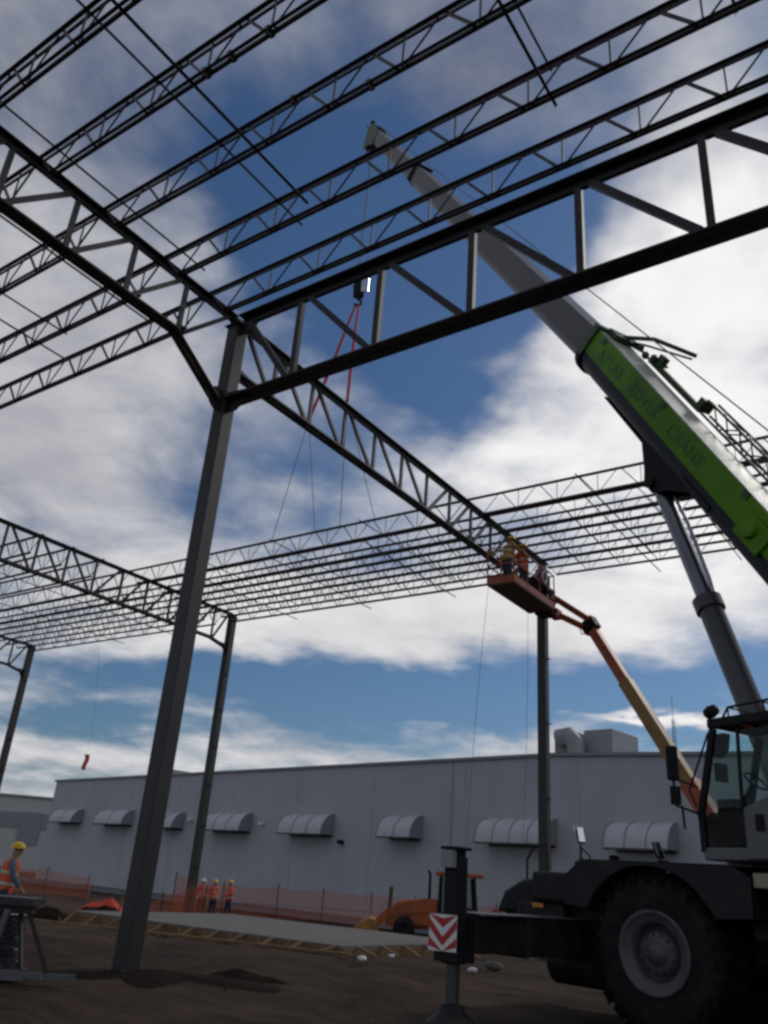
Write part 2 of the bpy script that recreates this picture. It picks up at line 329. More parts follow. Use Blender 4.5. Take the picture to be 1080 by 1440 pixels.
# ---------------------------------------------------------------- ground
def ground():
    m = MB(); base = V((CAM.x, CAM.y, 0)); rows = []
    fs_ = [-400, -120, -40, -12] + [i * .45 for i in range(0, 22)] + [9.9 + i * .22 for i in range(0, 50)] + [20.9 + i * .45 for i in range(0, 68)] + [52, 56, 62, 70, 85, 110, 160, 260, 500, 1200, 3000]
    rs_ = [-3000, -900, -300, -120, -60, -40] + [-30 + i * .6 for i in range(0, 38)] + [-7.2 + i * .2 for i in range(0, 62)] + [5.2 + i * .6 for i in range(0, 34)] + [28, 36, 60, 120, 300, 900, 3000]
    for f in fs_:
        for r in rs_:
            p = base + hr * r + hf * f; p.z = gz(p)
            if -2 < f < 52 and -32 < r < 26:
                q = V((p.x * .35, p.y * .35, 0)); a = mnoise.fractal(q, 1.0, 2.0, 5); b = mnoise.noise(V((p.x * 1.7, p.y * 1.7, 3)))
                k = .05 if f < 20 else .09
                p.z += k * a + .02 * b - .02
                rr = (p - base).dot(hr)
                for c0, sl_ in ((-.6, .12), (1.3, .12), (-4.6, -.05), (-2.9, -.05)):
                    dd = rr - (c0 + sl_ * (f - 12) + .5 * math.sin(f * .22 + c0)); p.z -= .05 * math.exp(-(dd / .28) ** 2); p.z += .03 * math.exp(-((abs(dd) - .5) / .18) ** 2)
            rows.append(p)
    n = len(rs_); fs = [(i * n + j, i * n + j + 1, (i + 1) * n + j + 1, (i + 1) * n + j) for i in range(len(fs_) - 1) for j in range(n - 1)]
    m.add(rows, fs, 'dirt', True)
    tag(m.build('ground'), 'brown churned dirt of the building site', kind='structure')
ground()
def lump(name, label, c, rx, ry, h, mt='soil', rot=0.0, cat='dirt pile', seed=0, n=26):
    m = MB(); vs = []; K = 9
    for i in range(K + 1):
        for k in range(n):
            t = 2 * math.pi * k / n; u = i / K
            wob = 1 + .28 * mnoise.noise(V((math.cos(t) * 1.4 + seed, math.sin(t) * 1.4, .3)))
            x, y = rx * u * wob * math.cos(t), ry * u * wob * math.sin(t)
            z = h * (1 - u * u) * (1 + .5 * mnoise.noise(V((x * 1.8 / max(rx, .3) + seed, y * 1.8 / max(ry, .3), seed)))) + .3 * h * mnoise.noise(V((x * 5, y * 5, seed))) * (1 - u) - .08 * u
            d = D(x * math.cos(rot) - y * math.sin(rot), x * math.sin(rot) + y * math.cos(rot))
            vs.append(V((c[0], c[1], gz(c))) + d + V((0, 0, z)))
    fs = [(i * n + k, i * n + (k + 1) % n, (i + 1) * n + (k + 1) % n, (i + 1) * n + k) for i in range(K) for k in range(n)]
    m.add(vs, fs, mt, True)
    return tag(m.build(name, origin=(c[0], c[1], gz(c))), label, cat)

# ---------------------------------------------------------------- steel frame
L_, W_, H_ = 15.703, 16.214, 12.456
def column(name_label, x, y, z0=None, clips=()):
    z0 = gz((x, y)) - .05 if z0 is None else z0
    t = thing('steel_column', name_label, 'column', (x, y, z0), 'steel columns of the new frame')
    h = .155
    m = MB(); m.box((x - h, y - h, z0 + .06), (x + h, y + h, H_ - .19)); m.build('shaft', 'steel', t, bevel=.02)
    m = MB(); m.box((x - .28, y - .28, z0), (x + .28, y + .28, z0 + .06)); m.build('base_plate', 'steel', t)
    for i in (-1, 1):
        for j in (-1, 1):
            m = MB(); m.tube((x + i * .22, y + j * .22, z0 + .06), (x + i * .22, y + j * .22, z0 + .16), .018, n=6); m.tube((x + i * .22, y + j * .22, z0 + .07), (x + i * .22, y + j * .22, z0 + .11), .034, n=6); m.build('anchor_bolt', 'rust', t)
    m = MB(); m.box((x - .2, y - .2, H_ - .19), (x + .2, y + .2, H_ - .16)); m.build('cap_plate', 'steel', t)
    m = MB(); m.box((x - .11, y - .15, H_ - .16), (x + .11, y + .15, H_ - .012)); m.build('bearing_stub', 'steel', t)
    for z in clips:
        m = MB(); m.box((x + h, y - .05, z), (x + h + .13, y + .05, z + .018)); m.box((x + h, y - .05, z + .018), (x + h + .015, y + .05, z + .1)); m.build('clip_angle', 'steel', t)
    return t
column('thick dark square steel column nearest the camera, standing left of centre', 0, 0)
column('slender steel column behind the red netting beside three crouched workers', -L_, W_, clips=(9.6, 8.0, 6.4, 4.8, 3.2, 1.6))
column('steel column cut by the left edge of the picture', -2 * L_, W_, clips=(10.4, 8.8, 7.2, 5.6, 4, 2.4))
column('steel column under the orange man basket, in front of the grey wall', -.18, W_ - .05, clips=(9.0, 6.8, 4.4))
column('far end column off to the right holding the wide girder', L_, 0)
column('column off to the left holding the second girder line', -L_, 0)

def girder(name, label, P, length, nodes, zt, zb, leg_t, leg_b, web, knees=(), lean='forward', wall_gap=.16, gusset=(True, True), flip_at=1.0):
    """P(s) gives the point at distance s along the girder axis (z=0); nodes: s of the verticals; knees: (s_node, s_end, z_end)"""
    o = P(0).copy(); o.z = zt
    t = thing('joist_girder', label, 'girder', o, 'joist girders of the roof frame')
    def Q(s, z): q = P(s).copy(); q.z = z; return q
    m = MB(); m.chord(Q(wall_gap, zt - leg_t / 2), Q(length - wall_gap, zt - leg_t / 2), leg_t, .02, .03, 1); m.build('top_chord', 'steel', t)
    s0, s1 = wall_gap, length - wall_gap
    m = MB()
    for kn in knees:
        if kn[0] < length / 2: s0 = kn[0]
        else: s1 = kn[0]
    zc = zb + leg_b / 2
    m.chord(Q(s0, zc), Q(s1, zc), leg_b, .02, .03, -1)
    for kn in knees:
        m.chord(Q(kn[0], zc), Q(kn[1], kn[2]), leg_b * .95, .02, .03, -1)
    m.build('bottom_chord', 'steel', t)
    ztop, zbot = zt - leg_t, zb + leg_b
    side = (P(1) - P(0)).normalized().cross(V((0, 0, 1)))
    for s in nodes:
        m = MB(); m.beam(Q(s, zbot - .03), Q(s, ztop + .03), web, web * .8, side); m.build('web_vertical', 'steel', t)
    mid = length / 2; nn = [wall_gap] + list(nodes) + [length - wall_gap]
    for a, b in zip(nn[:-1], nn[1:]):
        d = b - a
        if d < .3: continue
        fwd = (a + b) / 2 < mid * flip_at
        if lean == 'reverse': fwd = not fwd
        if fwd: p, q = Q(a + min(.22, d * .12), ztop + .04), Q(b - min(.16, d * .1), zbot - .03)
        else: p, q = Q(a + min(.16, d * .1), zbot - .03), Q(b - min(.22, d * .12), ztop + .04)
        if (a == nn[0] and gusset[0] == 'none') or (b == nn[-1] and gusset[1] == 'none'): continue
        m = MB(); m.beam(p, q, web, web * .8, side); m.build('web_diagonal', 'steel', t)
    return t, Q
PX = lambda y: (lambda s: V((s, y, 0)))
# the wide girder over the right half
gB, QB = girder('joist_girder', 'widest and deepest girder, running from the near column to the upper right', PX(0), L_, [1.8 + 1.98 * i for i in range(7)], H_, 10.36, .185, .19, .125, flip_at=1.7)
m = MB(); m.prism([(.16, 10.12), (.16, 10.62), (.95, 10.52), (.95, 10.37), (.55, 10.28), (.36, 10.13)], (0, -.02, 0), (1, 0, 0), (0, 0, 1), (0, .04, 0)); m.build('gusset_plate', 'steel', gB)
m = MB(); m.prism([(.16, 12.05), (.16, 12.25), (.6, 12.25), (.45, 12.05)], (0, -.02, 0), (1, 0, 0), (0, 0, 1), (0, .04, 0)); m.build('gusset_plate', 'steel', gB)
PA = lambda s: V((0, -s, 0)); PT = lambda s: V((0, s, 0))
gA, QA = girder('joist_girder', 'girder with a kinked lower chord, running from the near column to the upper left corner', PA, 16.2, [1.51 + 1.32 * i for i in range(10)], H_, 11.17, .13, .13, .09, knees=[(1.6, .2, 10.33)])
m = MB(); m.prism([(.155, 10.12), (.155, 10.62), (.34, 10.62), (.52, 10.42), (.4, 10.2), (.28, 10.12)], (-.02, 0, 0), (0, -1, 0), (0, 0, 1), (.04, 0, 0)); m.build('gusset_plate', 'steel', gA)
gT, QT = girder('joist_girder', 'lattice girder running away from the near column down to the orange basket', PT, W_, [1.3 + 1.31 * i for i in range(11)], H_, 11.17, .13, .13, .085)
m = MB(); m.prism([(.155, 11.0), (.155, 11.4), (.5, 11.32), (.4, 11.1)], (-.02, 0, 0), (0, 1, 0), (0, 0, 1), (.04, 0, 0)); m.build('gusset_plate', 'steel', gT)
g2, Q2 = girder('joist_girder', 'lattice girder left of the near column, ending on the column by the netting', lambda s: V((-L_, W_ - s, 0)), W_, [1.15 + 1.31 * i for i in range(11)], H_, 11.0, .12, .12, .085, knees=[(1.2, .18, 10.85)])
m = MB(); m.prism([(.155, 10.45), (.155, 11.0), (.62, 11.0), (.36, 10.78)], (-L_ - .02, W_, 0), (0, -1, 0), (0, 0, 1), (.04, 0, 0)); m.build('knee_plate', 'steel', g2)
g3, Q3 = girder('joist_girder', 'short piece of girder at the left edge meeting the leftmost column', lambda s: V((-2 * L_, W_ - s, 0)), W_, [1.15 + 1.31 * i for i in range(11)], H_, 11.0, .12, .12, .085, knees=[(1.2, .18, 10.85)])
m = MB(); m.prism([(.155, 10.45), (.155, 11.0), (.62, 11.0), (.36, 10.78)], (-2 * L_ - .02, W_, 0), (0, -1, 0), (0, 0, 1), (.04, 0, 0)); m.build('knee_plate', 'steel', g3)

def joist(label, x0, x1, y, group, depth=.65, zt=None, detail=False, leg=.055, pan=1.25, ph=0.0, wire=.022, bleg=None, clips=()):
    zt = H_ + .07 if zt is None else zt; zb = zt - depth; bleg = bleg or leg
    t = thing('roof_joist', label, 'joist', (x0, y, zt), group)
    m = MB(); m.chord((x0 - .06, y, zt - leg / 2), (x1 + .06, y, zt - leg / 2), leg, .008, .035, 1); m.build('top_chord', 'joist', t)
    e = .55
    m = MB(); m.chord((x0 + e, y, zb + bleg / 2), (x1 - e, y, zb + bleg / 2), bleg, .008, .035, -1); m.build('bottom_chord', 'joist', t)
    for xx in (x0, x1):
        k = 1 if xx == x0 else -1
        m = MB(); m.box((xx - .07, y - .05, zt - leg - .05), (xx + .07, y + .05, zt - leg)); m.build('seat', 'joist', t)
    n = max(1, round((x1 - x0 - 1.1) / pan)); p = (x1 - x0 - 1.1) / n
    mem = []
    a0, b0, yt, yb = x0 + e, x1 - e, zt - leg * .6, zb + bleg * .6
    mem.append(('web_diagonal', (x0 + .05, y, yt), (a0 + .03, y, yb), wire)); mem.append(('web_diagonal', (x1 - .05, y, yt), (b0 - .03, y, yb), wire))
    for i in range(n):
        xb = a0 + i * p; xt = xb + p / 2
        mem.append(('web_diagonal', (xb + .05, y, yb), (xt - .05, y, yt), wire * .75))
        mem.append(('web_diagonal', (xt + .08, y, yt), (xb + p - .08, y, yb), wire * 1.35))
        mem.append(('web_vertical', (xb + p, y, yb), (xb + p, y, yt), wire * .8))
    if detail:
        for nm, a, b, w in mem:
            m = MB(); m.beam(a, b, w, w, (0, 1, 0)); m.build(nm, 'joist', t)
    else:
        m = MB()
        for nm, a, b, w in mem: m.beam(a, b, w, w, (0, 1, 0))
        m.build('web', 'joist', t)
    for cx_, top in clips:
        zz = zt if top else zb
        m = MB(); m.box((cx_ - .04, y - .075, zz - .03), (cx_ + .04, y + .075, zz + .04)); m.box((cx_ - .02, y - .05, zz - .10), (cx_ + .03, y - .0, zz - .03)); m.build('chord_clip', 'joist', t)
    return t
ys = [-.93, -2.17, -3.64, -5.0, -6.28]
nam = ['next to the wide girder', 'second from the wide girder', 'third from the wide girder', 'fourth from the wide girder', 'cutting the top left corner']
for i, y in enumerate(ys):
    joist('dark roof joist right of the kinked girder, ' + nam[i], 0, L_, y, 'roof joists overhead', detail=True, leg=.053, wire=.03, clips=([(6.1, 0), (4.6, 1)] if i == 2 else [(5.4, 0), (4.7, 0), (4.2, 0)] if i == 3 else []))
    joist('dark roof joist left of the kinked girder, ' + ['lowest on the left', 'second lowest on the left', 'third up at the left edge', 'fourth up at the left edge', 'highest on the left'][i], -L_, 0, y, 'roof joists overhead', detail=True, leg=.052, wire=.03)
yf = [10.15, 11.48, 12.2, 12.9, 13.6, 14.3, 15.0, 15.72]
ordn = ['topmost', 'second', 'third', 'fourth', 'fifth', 'sixth', 'seventh', 'lowest']
for i, y in enumerate(yf):
    if i == 0:
        joist('long roof joist hanging on the crane slings, topmost of the pack behind the near column', -L_, 0, y, 'far roof joists', leg=.05, bleg=.06)
    else:
        joist('%s of the eight far roof joists left of the orange basket' % ordn[i], -L_, 0, y, 'far roof joists', leg=.056, bleg=.075 if i == 4 else .058)
    joist('%s of the eight far roof joists behind the crane cylinder, right of the basket' % ordn[i], 0, L_, y, 'far roof joists', leg=.046, bleg=.085 if i == 0 else .075 if i == 5 else .05, wire=.02)
yl = [5.97, 7.35, 8.75] + yf
for i, y in enumerate(yl):
    joist('%s of the eleven far roof joists left of the left girder' % ['topmost', 'second', 'third', 'fourth', 'fifth', 'sixth', 'seventh', 'eighth', 'ninth', 'tenth', 'lowest'][i], -2 * L_, -L_, y, 'far roof joists', leg=.052)

def rod(label, a, b, w=.04, nm='bridging_angle', grp='bridging angles tying the joists'):
    m = MB(); a, b = V(a), V(b); m.beam(a, b, w, .008, off=(0, 0)); m.beam(a, b, .008, w, off=(-w / 2 + .004, -w / 2 - .004))
    return tag(m.build(nm, 'joist', origin=a), label, 'bridging', grp)
zT, zB = H_ + .10, H_ - .60
rod('upper thin bridging angle crossing the joists from the top edge left of the boom head', (3.0, -6.9, zT - .02), (3.0, -1.5, zT - .02), .026)
rod('lower thicker bridging angle crossing the joists from the top edge left of the boom head', (3.93, -6.9, zB), (3.93, -2.36, zB), .034)
rod('thicker of the two short bridging angles near the top, right of centre', (8.21, -6.9, zB), (8.21, -2.0, zB), .036)
rod('thinner of the two short bridging angles near the top, right of centre', (8.17, -6.9, zT), (8.17, -2.05, zT), .026)
rod('thin bridging angle running down from the left edge beside the kinked girder', (.46, -6.9, zT), (.46, -1.5, zT), .024)
rod('bridging angle crossing under the kinked girder at the left edge', (-1.03, -6.6, zB), (-1.03, -1.52, zB), .024)
rod('bridging angle end at the left edge between two lower joists', (-3.98, -4.2, zT), (-3.98, -1.54, zT), .024)
rod('short lower bridging angle end at the left edge under the joists', (-3.85, -4.6, zB), (-3.85, -1.5, zB), .024)
rod('bridging angle end poking in at the top right corner', (10.62, -4.6, zT), (10.62, -1.58, zT), .04)
for i, (x, wd) in enumerate(((3.6, 'left'), (6.2, 'right'))):
    rod('upper far bridging angle right of the basket, %s one' % wd, (x, 10.0, zT), (x + .1, W_ + .5, zT), .022)
    rod('lower far bridging angle right of the basket, %s one' % wd, (x + .2, 10.0, zB), (x + .3, W_ + .5, zB), .022)
for i, (x, wd) in enumerate(((-4.0, 'right'), (-8, 'middle'), (-12, 'left'))):
    rod('upper bridging angle across the pack of far joists, %s one' % wd, (x, 10.0, zT), (x, W_ + .2, zT), .022)
    rod('lower bridging angle across the pack of far joists, %s one' % wd, (x + .1, 10.0, zB), (x + .1, W_ + .2, zB), .022)
for i, (x, wd) in enumerate(((-19.5, 'right'), (-23.5, 'middle'))):
    rod('bridging angle across the leftmost far joists, %s one' % wd, (x, 5.8, zB), (x, W_ + .2, zB), .022)

# ---------------------------------------------------------------- crane
O_r, O_f = 5.27, 13.30
ca, cp = D(-.6613, .7501), D(-.7501, -.6613)      # along the carrier; towards its near side
CO = G(O_r, O_f)
def K(s, l, z): return CO + ca * s + cp * l + V((0, 0, z))
UP = V((0, 0, 1))
crane = thing('mobile_crane', 'rough terrain mobile crane with lime green boom, grey cab and huge black tyres', 'crane', CO)
def kbox(m, s0, s1, l0, l1, z0, z1, mt=None):
    m.obox(K((s0 + s1) / 2, (l0 + l1) / 2, (z0 + z1) / 2), ca * (abs(s1 - s0) / 2), cp * (abs(l1 - l0) / 2), UP * ((z1 - z0) / 2), mt)
# carrier
m = MB(); kbox(m, -6.4, 2.75, -.75, .75, .95, 1.6); kbox(m, .9, 2.9, -1.2, 1.2, .9, 1.55); kbox(m, -5.6, -1.2, -1.25, 1.3, 1.25, 1.75); m.build('frame', 'chassis', crane, bevel=.03)
m = MB(); kbox(m, 1.2, 2.15, -1.3, 1.5, 1.5, 1.93); kbox(m, 1.6, 2.5, .9, 1.42, 1.1, 1.5); m.prism([(2.1, 1.3), (2.1, 1.85), (2.5, 1.8), (2.85, 1.62), (3.02, 1.3)], K(0, -.9, 0), ca, UP, cp * 2.2); m.build('engine_hood', 'chassis', crane, bevel=.06)
m = MB(); m.tube(K(1.0, 1.0, .72), K(2.0, 1.0, .72), .32, n=20); m.build('fuel_tank', 'chassis', crane)
m = MB(); m.tube(K(0, -1.1, 1.0), K(0, 1.1, 1.0), .2, n=14); m.ball(K(0, 0, 1.0), .38); m.tube(K(-4.3, -1.1, 1.0), K(-4.3, 1.1, 1.0), .2, n=14); m.build('axle', 'chassis', crane)
# fenders with an arch
def fender(l0, l1):
    R0 = 1.06; poly = [(1.35, 1.5), (1.32, 1.95), (1.05, 2.16), (-1.25, 2.16), (-1.45, 2.05), (-1.45, 1.5)]
    arch = [(-R0 * math.cos(t), 1.0 + R0 * math.sin(t)) for t in [R(26 + 128 * i / 16) for i in range(17)]]
    m = MB(); 
    outer = [(-1.45, 1.5), (-1.45, 1.97), (-1.25, 2.09), (1.05, 2.09), (1.32, 1.9), (1.35, 1.5)]
    m.prism(outer[::-1] + arch, K(0, l0, 0), ca, UP, cp * (l1 - l0))
    return m
fender(.75, 1.78).build('fender', 'chassis', crane, bevel=.01); fender(-1.78, -.75).build('fender', 'chassis', crane, bevel=.01)
m = MB(); kbox(m, -1.5, 1.1, .8, 1.76, 2.095, 2.115); m.build('deck_plate', 'chassis', crane)
# wheels
def wheel(s, side):
    c = K(s, side * 1.3, 1.0); ax = cp * side
    w = bpy.data.objects.new('wheel', None); COL.objects.link(w); w.parent = crane; w.location = c - CO
    m = MB(); Ro = .965
    m.lathe([(.50, -.34), (.60, -.37), (.80, -.375), (.90, -.35), (Ro, -.27), (Ro + .01, 0), (Ro, .27), (.90, .35), (.80, .375), (.60, .37), (.50, .34)], c, ax, 64)
    x = ax.orthogonal().normalized(); y = ax.cross(x)
    for sd in (-1, 1):
        for k in range(60):
            t = 2 * math.pi * (k + (.5 if sd > 0 else 0)) / 26; ra = x * math.cos(t) + y * math.sin(t); ta = -x * math.sin(t) + y * math.cos(t)
            m.obox(c + ra * (Ro + .005) + ax * sd * .16 , ra * .032, (ta * .8 + ax * sd * .2).normalized() * .062, (ax * .17 + ta * .05 * sd))
            m.obox(c + ra * .885 + ax * sd * .345, ra * .09, ta * .055, ax * .022 - ra * .0)
    m.build('tyre', 'rubber', w)
    m = MB(); m.lathe([(.515, .30), (.52, .385), (.49, .39), (.47, .37), (.40, .33), (.365, .32), (.35, .2), (.31, .1), (.27, .12), (.255, .26), (.20, .275), (.13, .28), (.12, .33), (.05, .345), (.0, .345)], c, ax, 48)
    for k in range(12):
        t = 2 * math.pi * k / 12; ra = x * math.cos(t) + y * math.sin(t); m.tube(c + ra * .225 + ax * .26, c + ra * .225 + ax * .305, .018, n=6)
    m.build('rim', 'rim', w)
for s in (0, -4.3):
    for sd in (1, -1): wheel(s, sd)
# outriggers
SJ, LJ = 1.51, 3.93
for sd in (1, -1):
    m = MB(); kbox(m, 1.22, 1.8, 0, sd * 2.75, .82, 1.30); m.build('outrigger_beam', 'chassis', crane, bevel=.012)
    m = MB(); kbox(m, 1.27, 1.75, sd * 2.75, sd * 3.76, .85, 1.275); kbox(m, 1.24, 1.78, sd * 2.72, sd * 2.76, .8, 1.32); m.build('outrigger_extension', 'chassis', crane, bevel=.012)
    m = MB(); kbox(m, 1.2, 1.8, sd * .8, sd * 3.72, 1.30, 1.318); m.build('beam_top_strip', 'cabgrey', crane)
    t = bpy.data.objects.new('outrigger_jack', None); COL.objects.link(t); t.parent = crane; t.location = K(SJ, sd * LJ, 0) - CO
    m = MB(); kbox(m, SJ - .11, SJ + .11, sd * (LJ - .11), sd * (LJ + .11), .72, 1.98); kbox(m, SJ - .2, SJ + .2, sd * (LJ - .18), sd * (LJ + .16), .74, .86); m.build('jack_casing', 'black', t, bevel=.01)
    m = MB(); kbox(m, SJ - .15, SJ + .15, sd * (LJ - .14), sd * (LJ + .16), 2.06, 2.10); kbox(m, SJ - .05, SJ + .13, sd * (LJ - .13), sd * (LJ + .1), 1.98, 2.06); m.build('jack_cap', 'black', t, bevel=.008)
    m = MB(); kbox(m, SJ - .1, SJ + .1, sd * (LJ + .112), sd * (LJ + .2), 1.84, 2.05); m.build('lamp_cover', 'duct', t)
    m = MB(); m.tube(K(SJ, sd * LJ, .2), K(SJ, sd * LJ, .74), .085, n=20); m.build('jack_rod', 'cyl', t)
    m = MB(); m.lathe([(0, .27), (.12, .27), (.16, .24), (.17, .17), (.30, .07), (.33, .05), (.33, 0), (0, 0)], K(SJ, sd * LJ, .02), UP, 28); m.build('float_pad', 'chassis', t)
    # chevron plate facing out from the beam end
    pl = MB(); a = sd * (LJ + .215); c0 = K(SJ, a, .86)
    nx = -ca if sd > 0 else ca
    rotv = (nx * .92 - cp * sd * .39).normalized() if sd > 0 else nx
    pw, phh = .185, .42; nrm = cp * sd
    nrm = UP.cross(rotv); nrm = nrm if nrm.dot(cp * sd) > 0 else -nrm
    pl.obox(c0 + UP * phh / 2, rotv * pw, UP * phh / 2, nrm * .006, 'white')
    def stripe(p): pl.prism(p, c0 + nrm * .0075, rotv, UP, nrm * .002, 'red')
    for zz in (.40, .19, -.02):                # V-shaped red bands
        w_ = .105
        for k in (-1, 1):
            poly = [(0, zz - .13), (k * pw, zz + .075), (k * pw, zz + .075 + w_), (0, zz - .13 + w_)]
            poly = [(x, min(phh, max(0, z))) for x, z in poly]
            if max(z for x, z in poly) - min(z for x, z in poly) > .02: stripe(poly)
    pl.build('chevron_plate', None, t)
# little fittings on the carrier
m = MB(); kbox(m, 1.9, 2.1, 1.51, 1.53, 1.42, 1.48); m.build('marker_lamp', 'amber', crane)
for pts in ([K(2.45, 1.2, 1.8), K(2.45, 1.2, 2.1), K(2.3, 1.2, 2.3), K(2.05, 1.2, 2.33), K(2.05, 1.2, 1.9)], [K(1.35, 1.45, 1.92), K(1.35, 1.45, 2.08), K(1.12, 1.45, 2.1), K(1.12, 1.45, 1.92)]):
    m = MB(); m.path(pts, .018, 8); m.build('grab_rail', 'black', crane)
for s, l, z in ((1.42, 1.2, 1.93), (.05, 1.3, 2.11)):
    mt = bpy.data.objects.new('mirror', None); COL.objects.link(mt); mt.parent = crane; mt.location = K(s, l, z) - CO
    h = .42 if s > 1 else .05
    m = MB(); m.path([K(s, l, z), K(s, l, z + h)], .018, 8); m.path([K(s - .16, l, z), K(s - .16, l, z + h * .6), K(s, l, z + h * .9)], .014, 8); m.build('mirror_arm', 'black', mt)
    rv = (cp * .5 - ca * .85 + UP * (.35 if s > 1 else .6)).normalized(); sx_ = rv.cross(UP).normalized(); uy_ = sx_.cross(rv); m = MB(); m.obox(K(s, l, z + h + .13), sx_ * .055, uy_ * .12, rv * .025, 'black'); m.obox(K(s, l, z + h + .13) + rv * .028, sx_ * .05, uy_ * .114, rv * .003, 'mirror'); m.build('mirror_head', None, mt, bevel=.01)
m = MB(); kbox(m, -2.9, -1.47, .9, 1.74, 1.86, 2.03, 'beige'); kbox(m, -2.5, -1.55, 1.1, 1.7, 2.03, 2.06, 'chassis'); m.build('step_panel', None, crane, bevel=.02)
m = MB(); m.lathe([(0, .06), (.09, .06), (.1, 0), (0, 0)], K(-2.0, 1.74, 1.95), cp, 18); m.build('side_reflector', 'white', crane)
m = MB(); m.path([K(-2.9, 1.75, .75), K(-2.9, 1.75, 1.6)], .03, 8); m.path([K(-3.3, 1.75, .75), K(-3.3, 1.75, 1.6)], .03, 8)
for z in (.8, 1.1, 1.4): kbox(m, -3.3, -2.9, 1.62, 1.8, z, z + .03)
m.build('access_ladder', 'cabgrey', crane)

# superstructure, boom-aligned frame
PIV = G(7.5, 10.25, 3.3); TIP = G(-1.73, 26.88, 32.3); KNK = G(4.64, 15.64, 13.15)   # the long boom droops a little beyond its base section
be = (KNK - PIV).normalized(); SB = (KNK - PIV).length; te = (TIP - KNK).normalized(); BL = SB + (TIP - KNK).length
bf = V((be.x, be.y, 0)).normalized(); bl = UP.cross(bf); tl = UP.cross(V((te.x, te.y, 0)).normalized()); tn = tl.cross(te); tn = tn if tn.z > 0 else -tn         # forward, left
bn = be.cross(-bl).normalized(); bn = bn if bn.z > 0 else -bn   # up-normal of the boom
SLW = V((PIV.x, PIV.y, 0)) + bf * 1.6
def S(u, w, z): return SLW + bf * u + bl * w + V((0, 0, z))
def sbox(m, u0, u1, w0, w1, z0, z1, mt=None):
    m.obox(S((u0 + u1) / 2, (w0 + w1) / 2, (z0 + z1) / 2), bf * (abs(u1 - u0) / 2), bl * (abs(w1 - w0) / 2), UP * (abs(z1 - z0) / 2), mt)
def BP(s, w, n):
    if s <= SB: return PIV + be * s + bl * w + bn * n
    return KNK + te * (s - SB) + tl * w + tn * n
m = MB(); m.lathe([(0, 1.7), (.85, 1.7), (.85, 2.0), (0, 2.0)], SLW, UP, 36); m.build('slewing_ring', 'chassis', crane)
m = MB(); sbox(m, -3.4, 1.9, -.75, .35, 2.0, 2.5)
for w in (-.62, .42): m.prism([(-2.6, 2.5), (1.2, 2.5), (-1.1, 3.4), (-2.1, 3.4)], S(0, w, 0), bf, UP, bl * .1)
m.build('turntable', 'navy', crane, bevel=.02)
m = MB(); sbox(m, -4.3, -3.2, -1.3, 1.2, 1.95, 3.1); m.build('counterweight', 'navy', crane, bevel=.06)
m = MB(); m.tube(S(-2.9, -.4, 3.1), S(-2.9, .4, 3.1), .3, n=20); m.build('winch', 'galv', crane)

def section(name, s0, s1, w, h, mt, keep=None, taper=1.0, parent=None):
    prof = []
    hw = w / 2
    prof = [(-hw, h * .5), (hw, h * .5), (hw, -h * .12)] + [(hw * math.cos(t), -h * .12 - h * .38 * math.sin(t)) for t in [R(20 + 140 * i / 8) for i in range(9)]] + [(-hw, -h * .12)]
    m = MB(); a = [KNK + te * (s0 - SB) + tl * x + tn * y for x, y in prof]; b = [BP(s1, x * taper, y * taper) for x, y in prof]; n = len(prof)
    m.add(a + b, [tuple(range(n - 1, -1, -1)), tuple(range(n, 2 * n))] + [(i, (i + 1) % n, n + (i + 1) % n, n + i) for i in range(n)], mt)
    return m.build(name, None, parent or crane)
bh, bw = .98, .80
boom = bpy.data.objects.new('boom', None); COL.objects.link(boom); boom.parent = crane; boom.location = PIV - CO
# base section: green upper trough, navy rounded lower half, top sheet painted pale for the sky's sheen
hw = bw / 2
def loft(poly, s0, s1, mt, k0=.85):
    m = MB(); n = len(poly); a = [BP(s0, x, y * k0) for x, y in poly]; b = [BP(s1, x, y) for x, y in poly]
    m.add(a + b, [tuple(range(n - 1, -1, -1)), tuple(range(n, 2 * n))] + [(i, (i + 1) % n, n + (i + 1) % n, n + i) for i in range(n)], mt); return m
pu = [(-hw, bh * .48), (hw, bh * .48), (hw, -.10), (-hw, -.10)]
m = loft(pu, -.6, SB, 'green'); base_sec = m.build('base_section', 'green', boom, bevel=.02)
plow = [(hw - .003, -.101), (hw - .003, -.2)] + [((hw - .003) * math.cos(t), -.2 - .29 * math.sin(t)) for t in [R(15 + 150 * i / 10) for i in range(11)]] + [(-hw + .003, -.2), (-hw + .003, -.101)]
m = loft(plow, -.6, SB - .02, 'navy'); m.build('base_underside', 'navy', boom)
m = loft([(-hw + .02, bh * .48 + .002), (hw - .02, bh * .48 + .002), (hw - .02, bh * .48 + .025), (-hw + .02, bh * .48 + .025)], -.4, SB - .2, 'topsheen'); m.build('top_sheen', 'topsheen', boom)
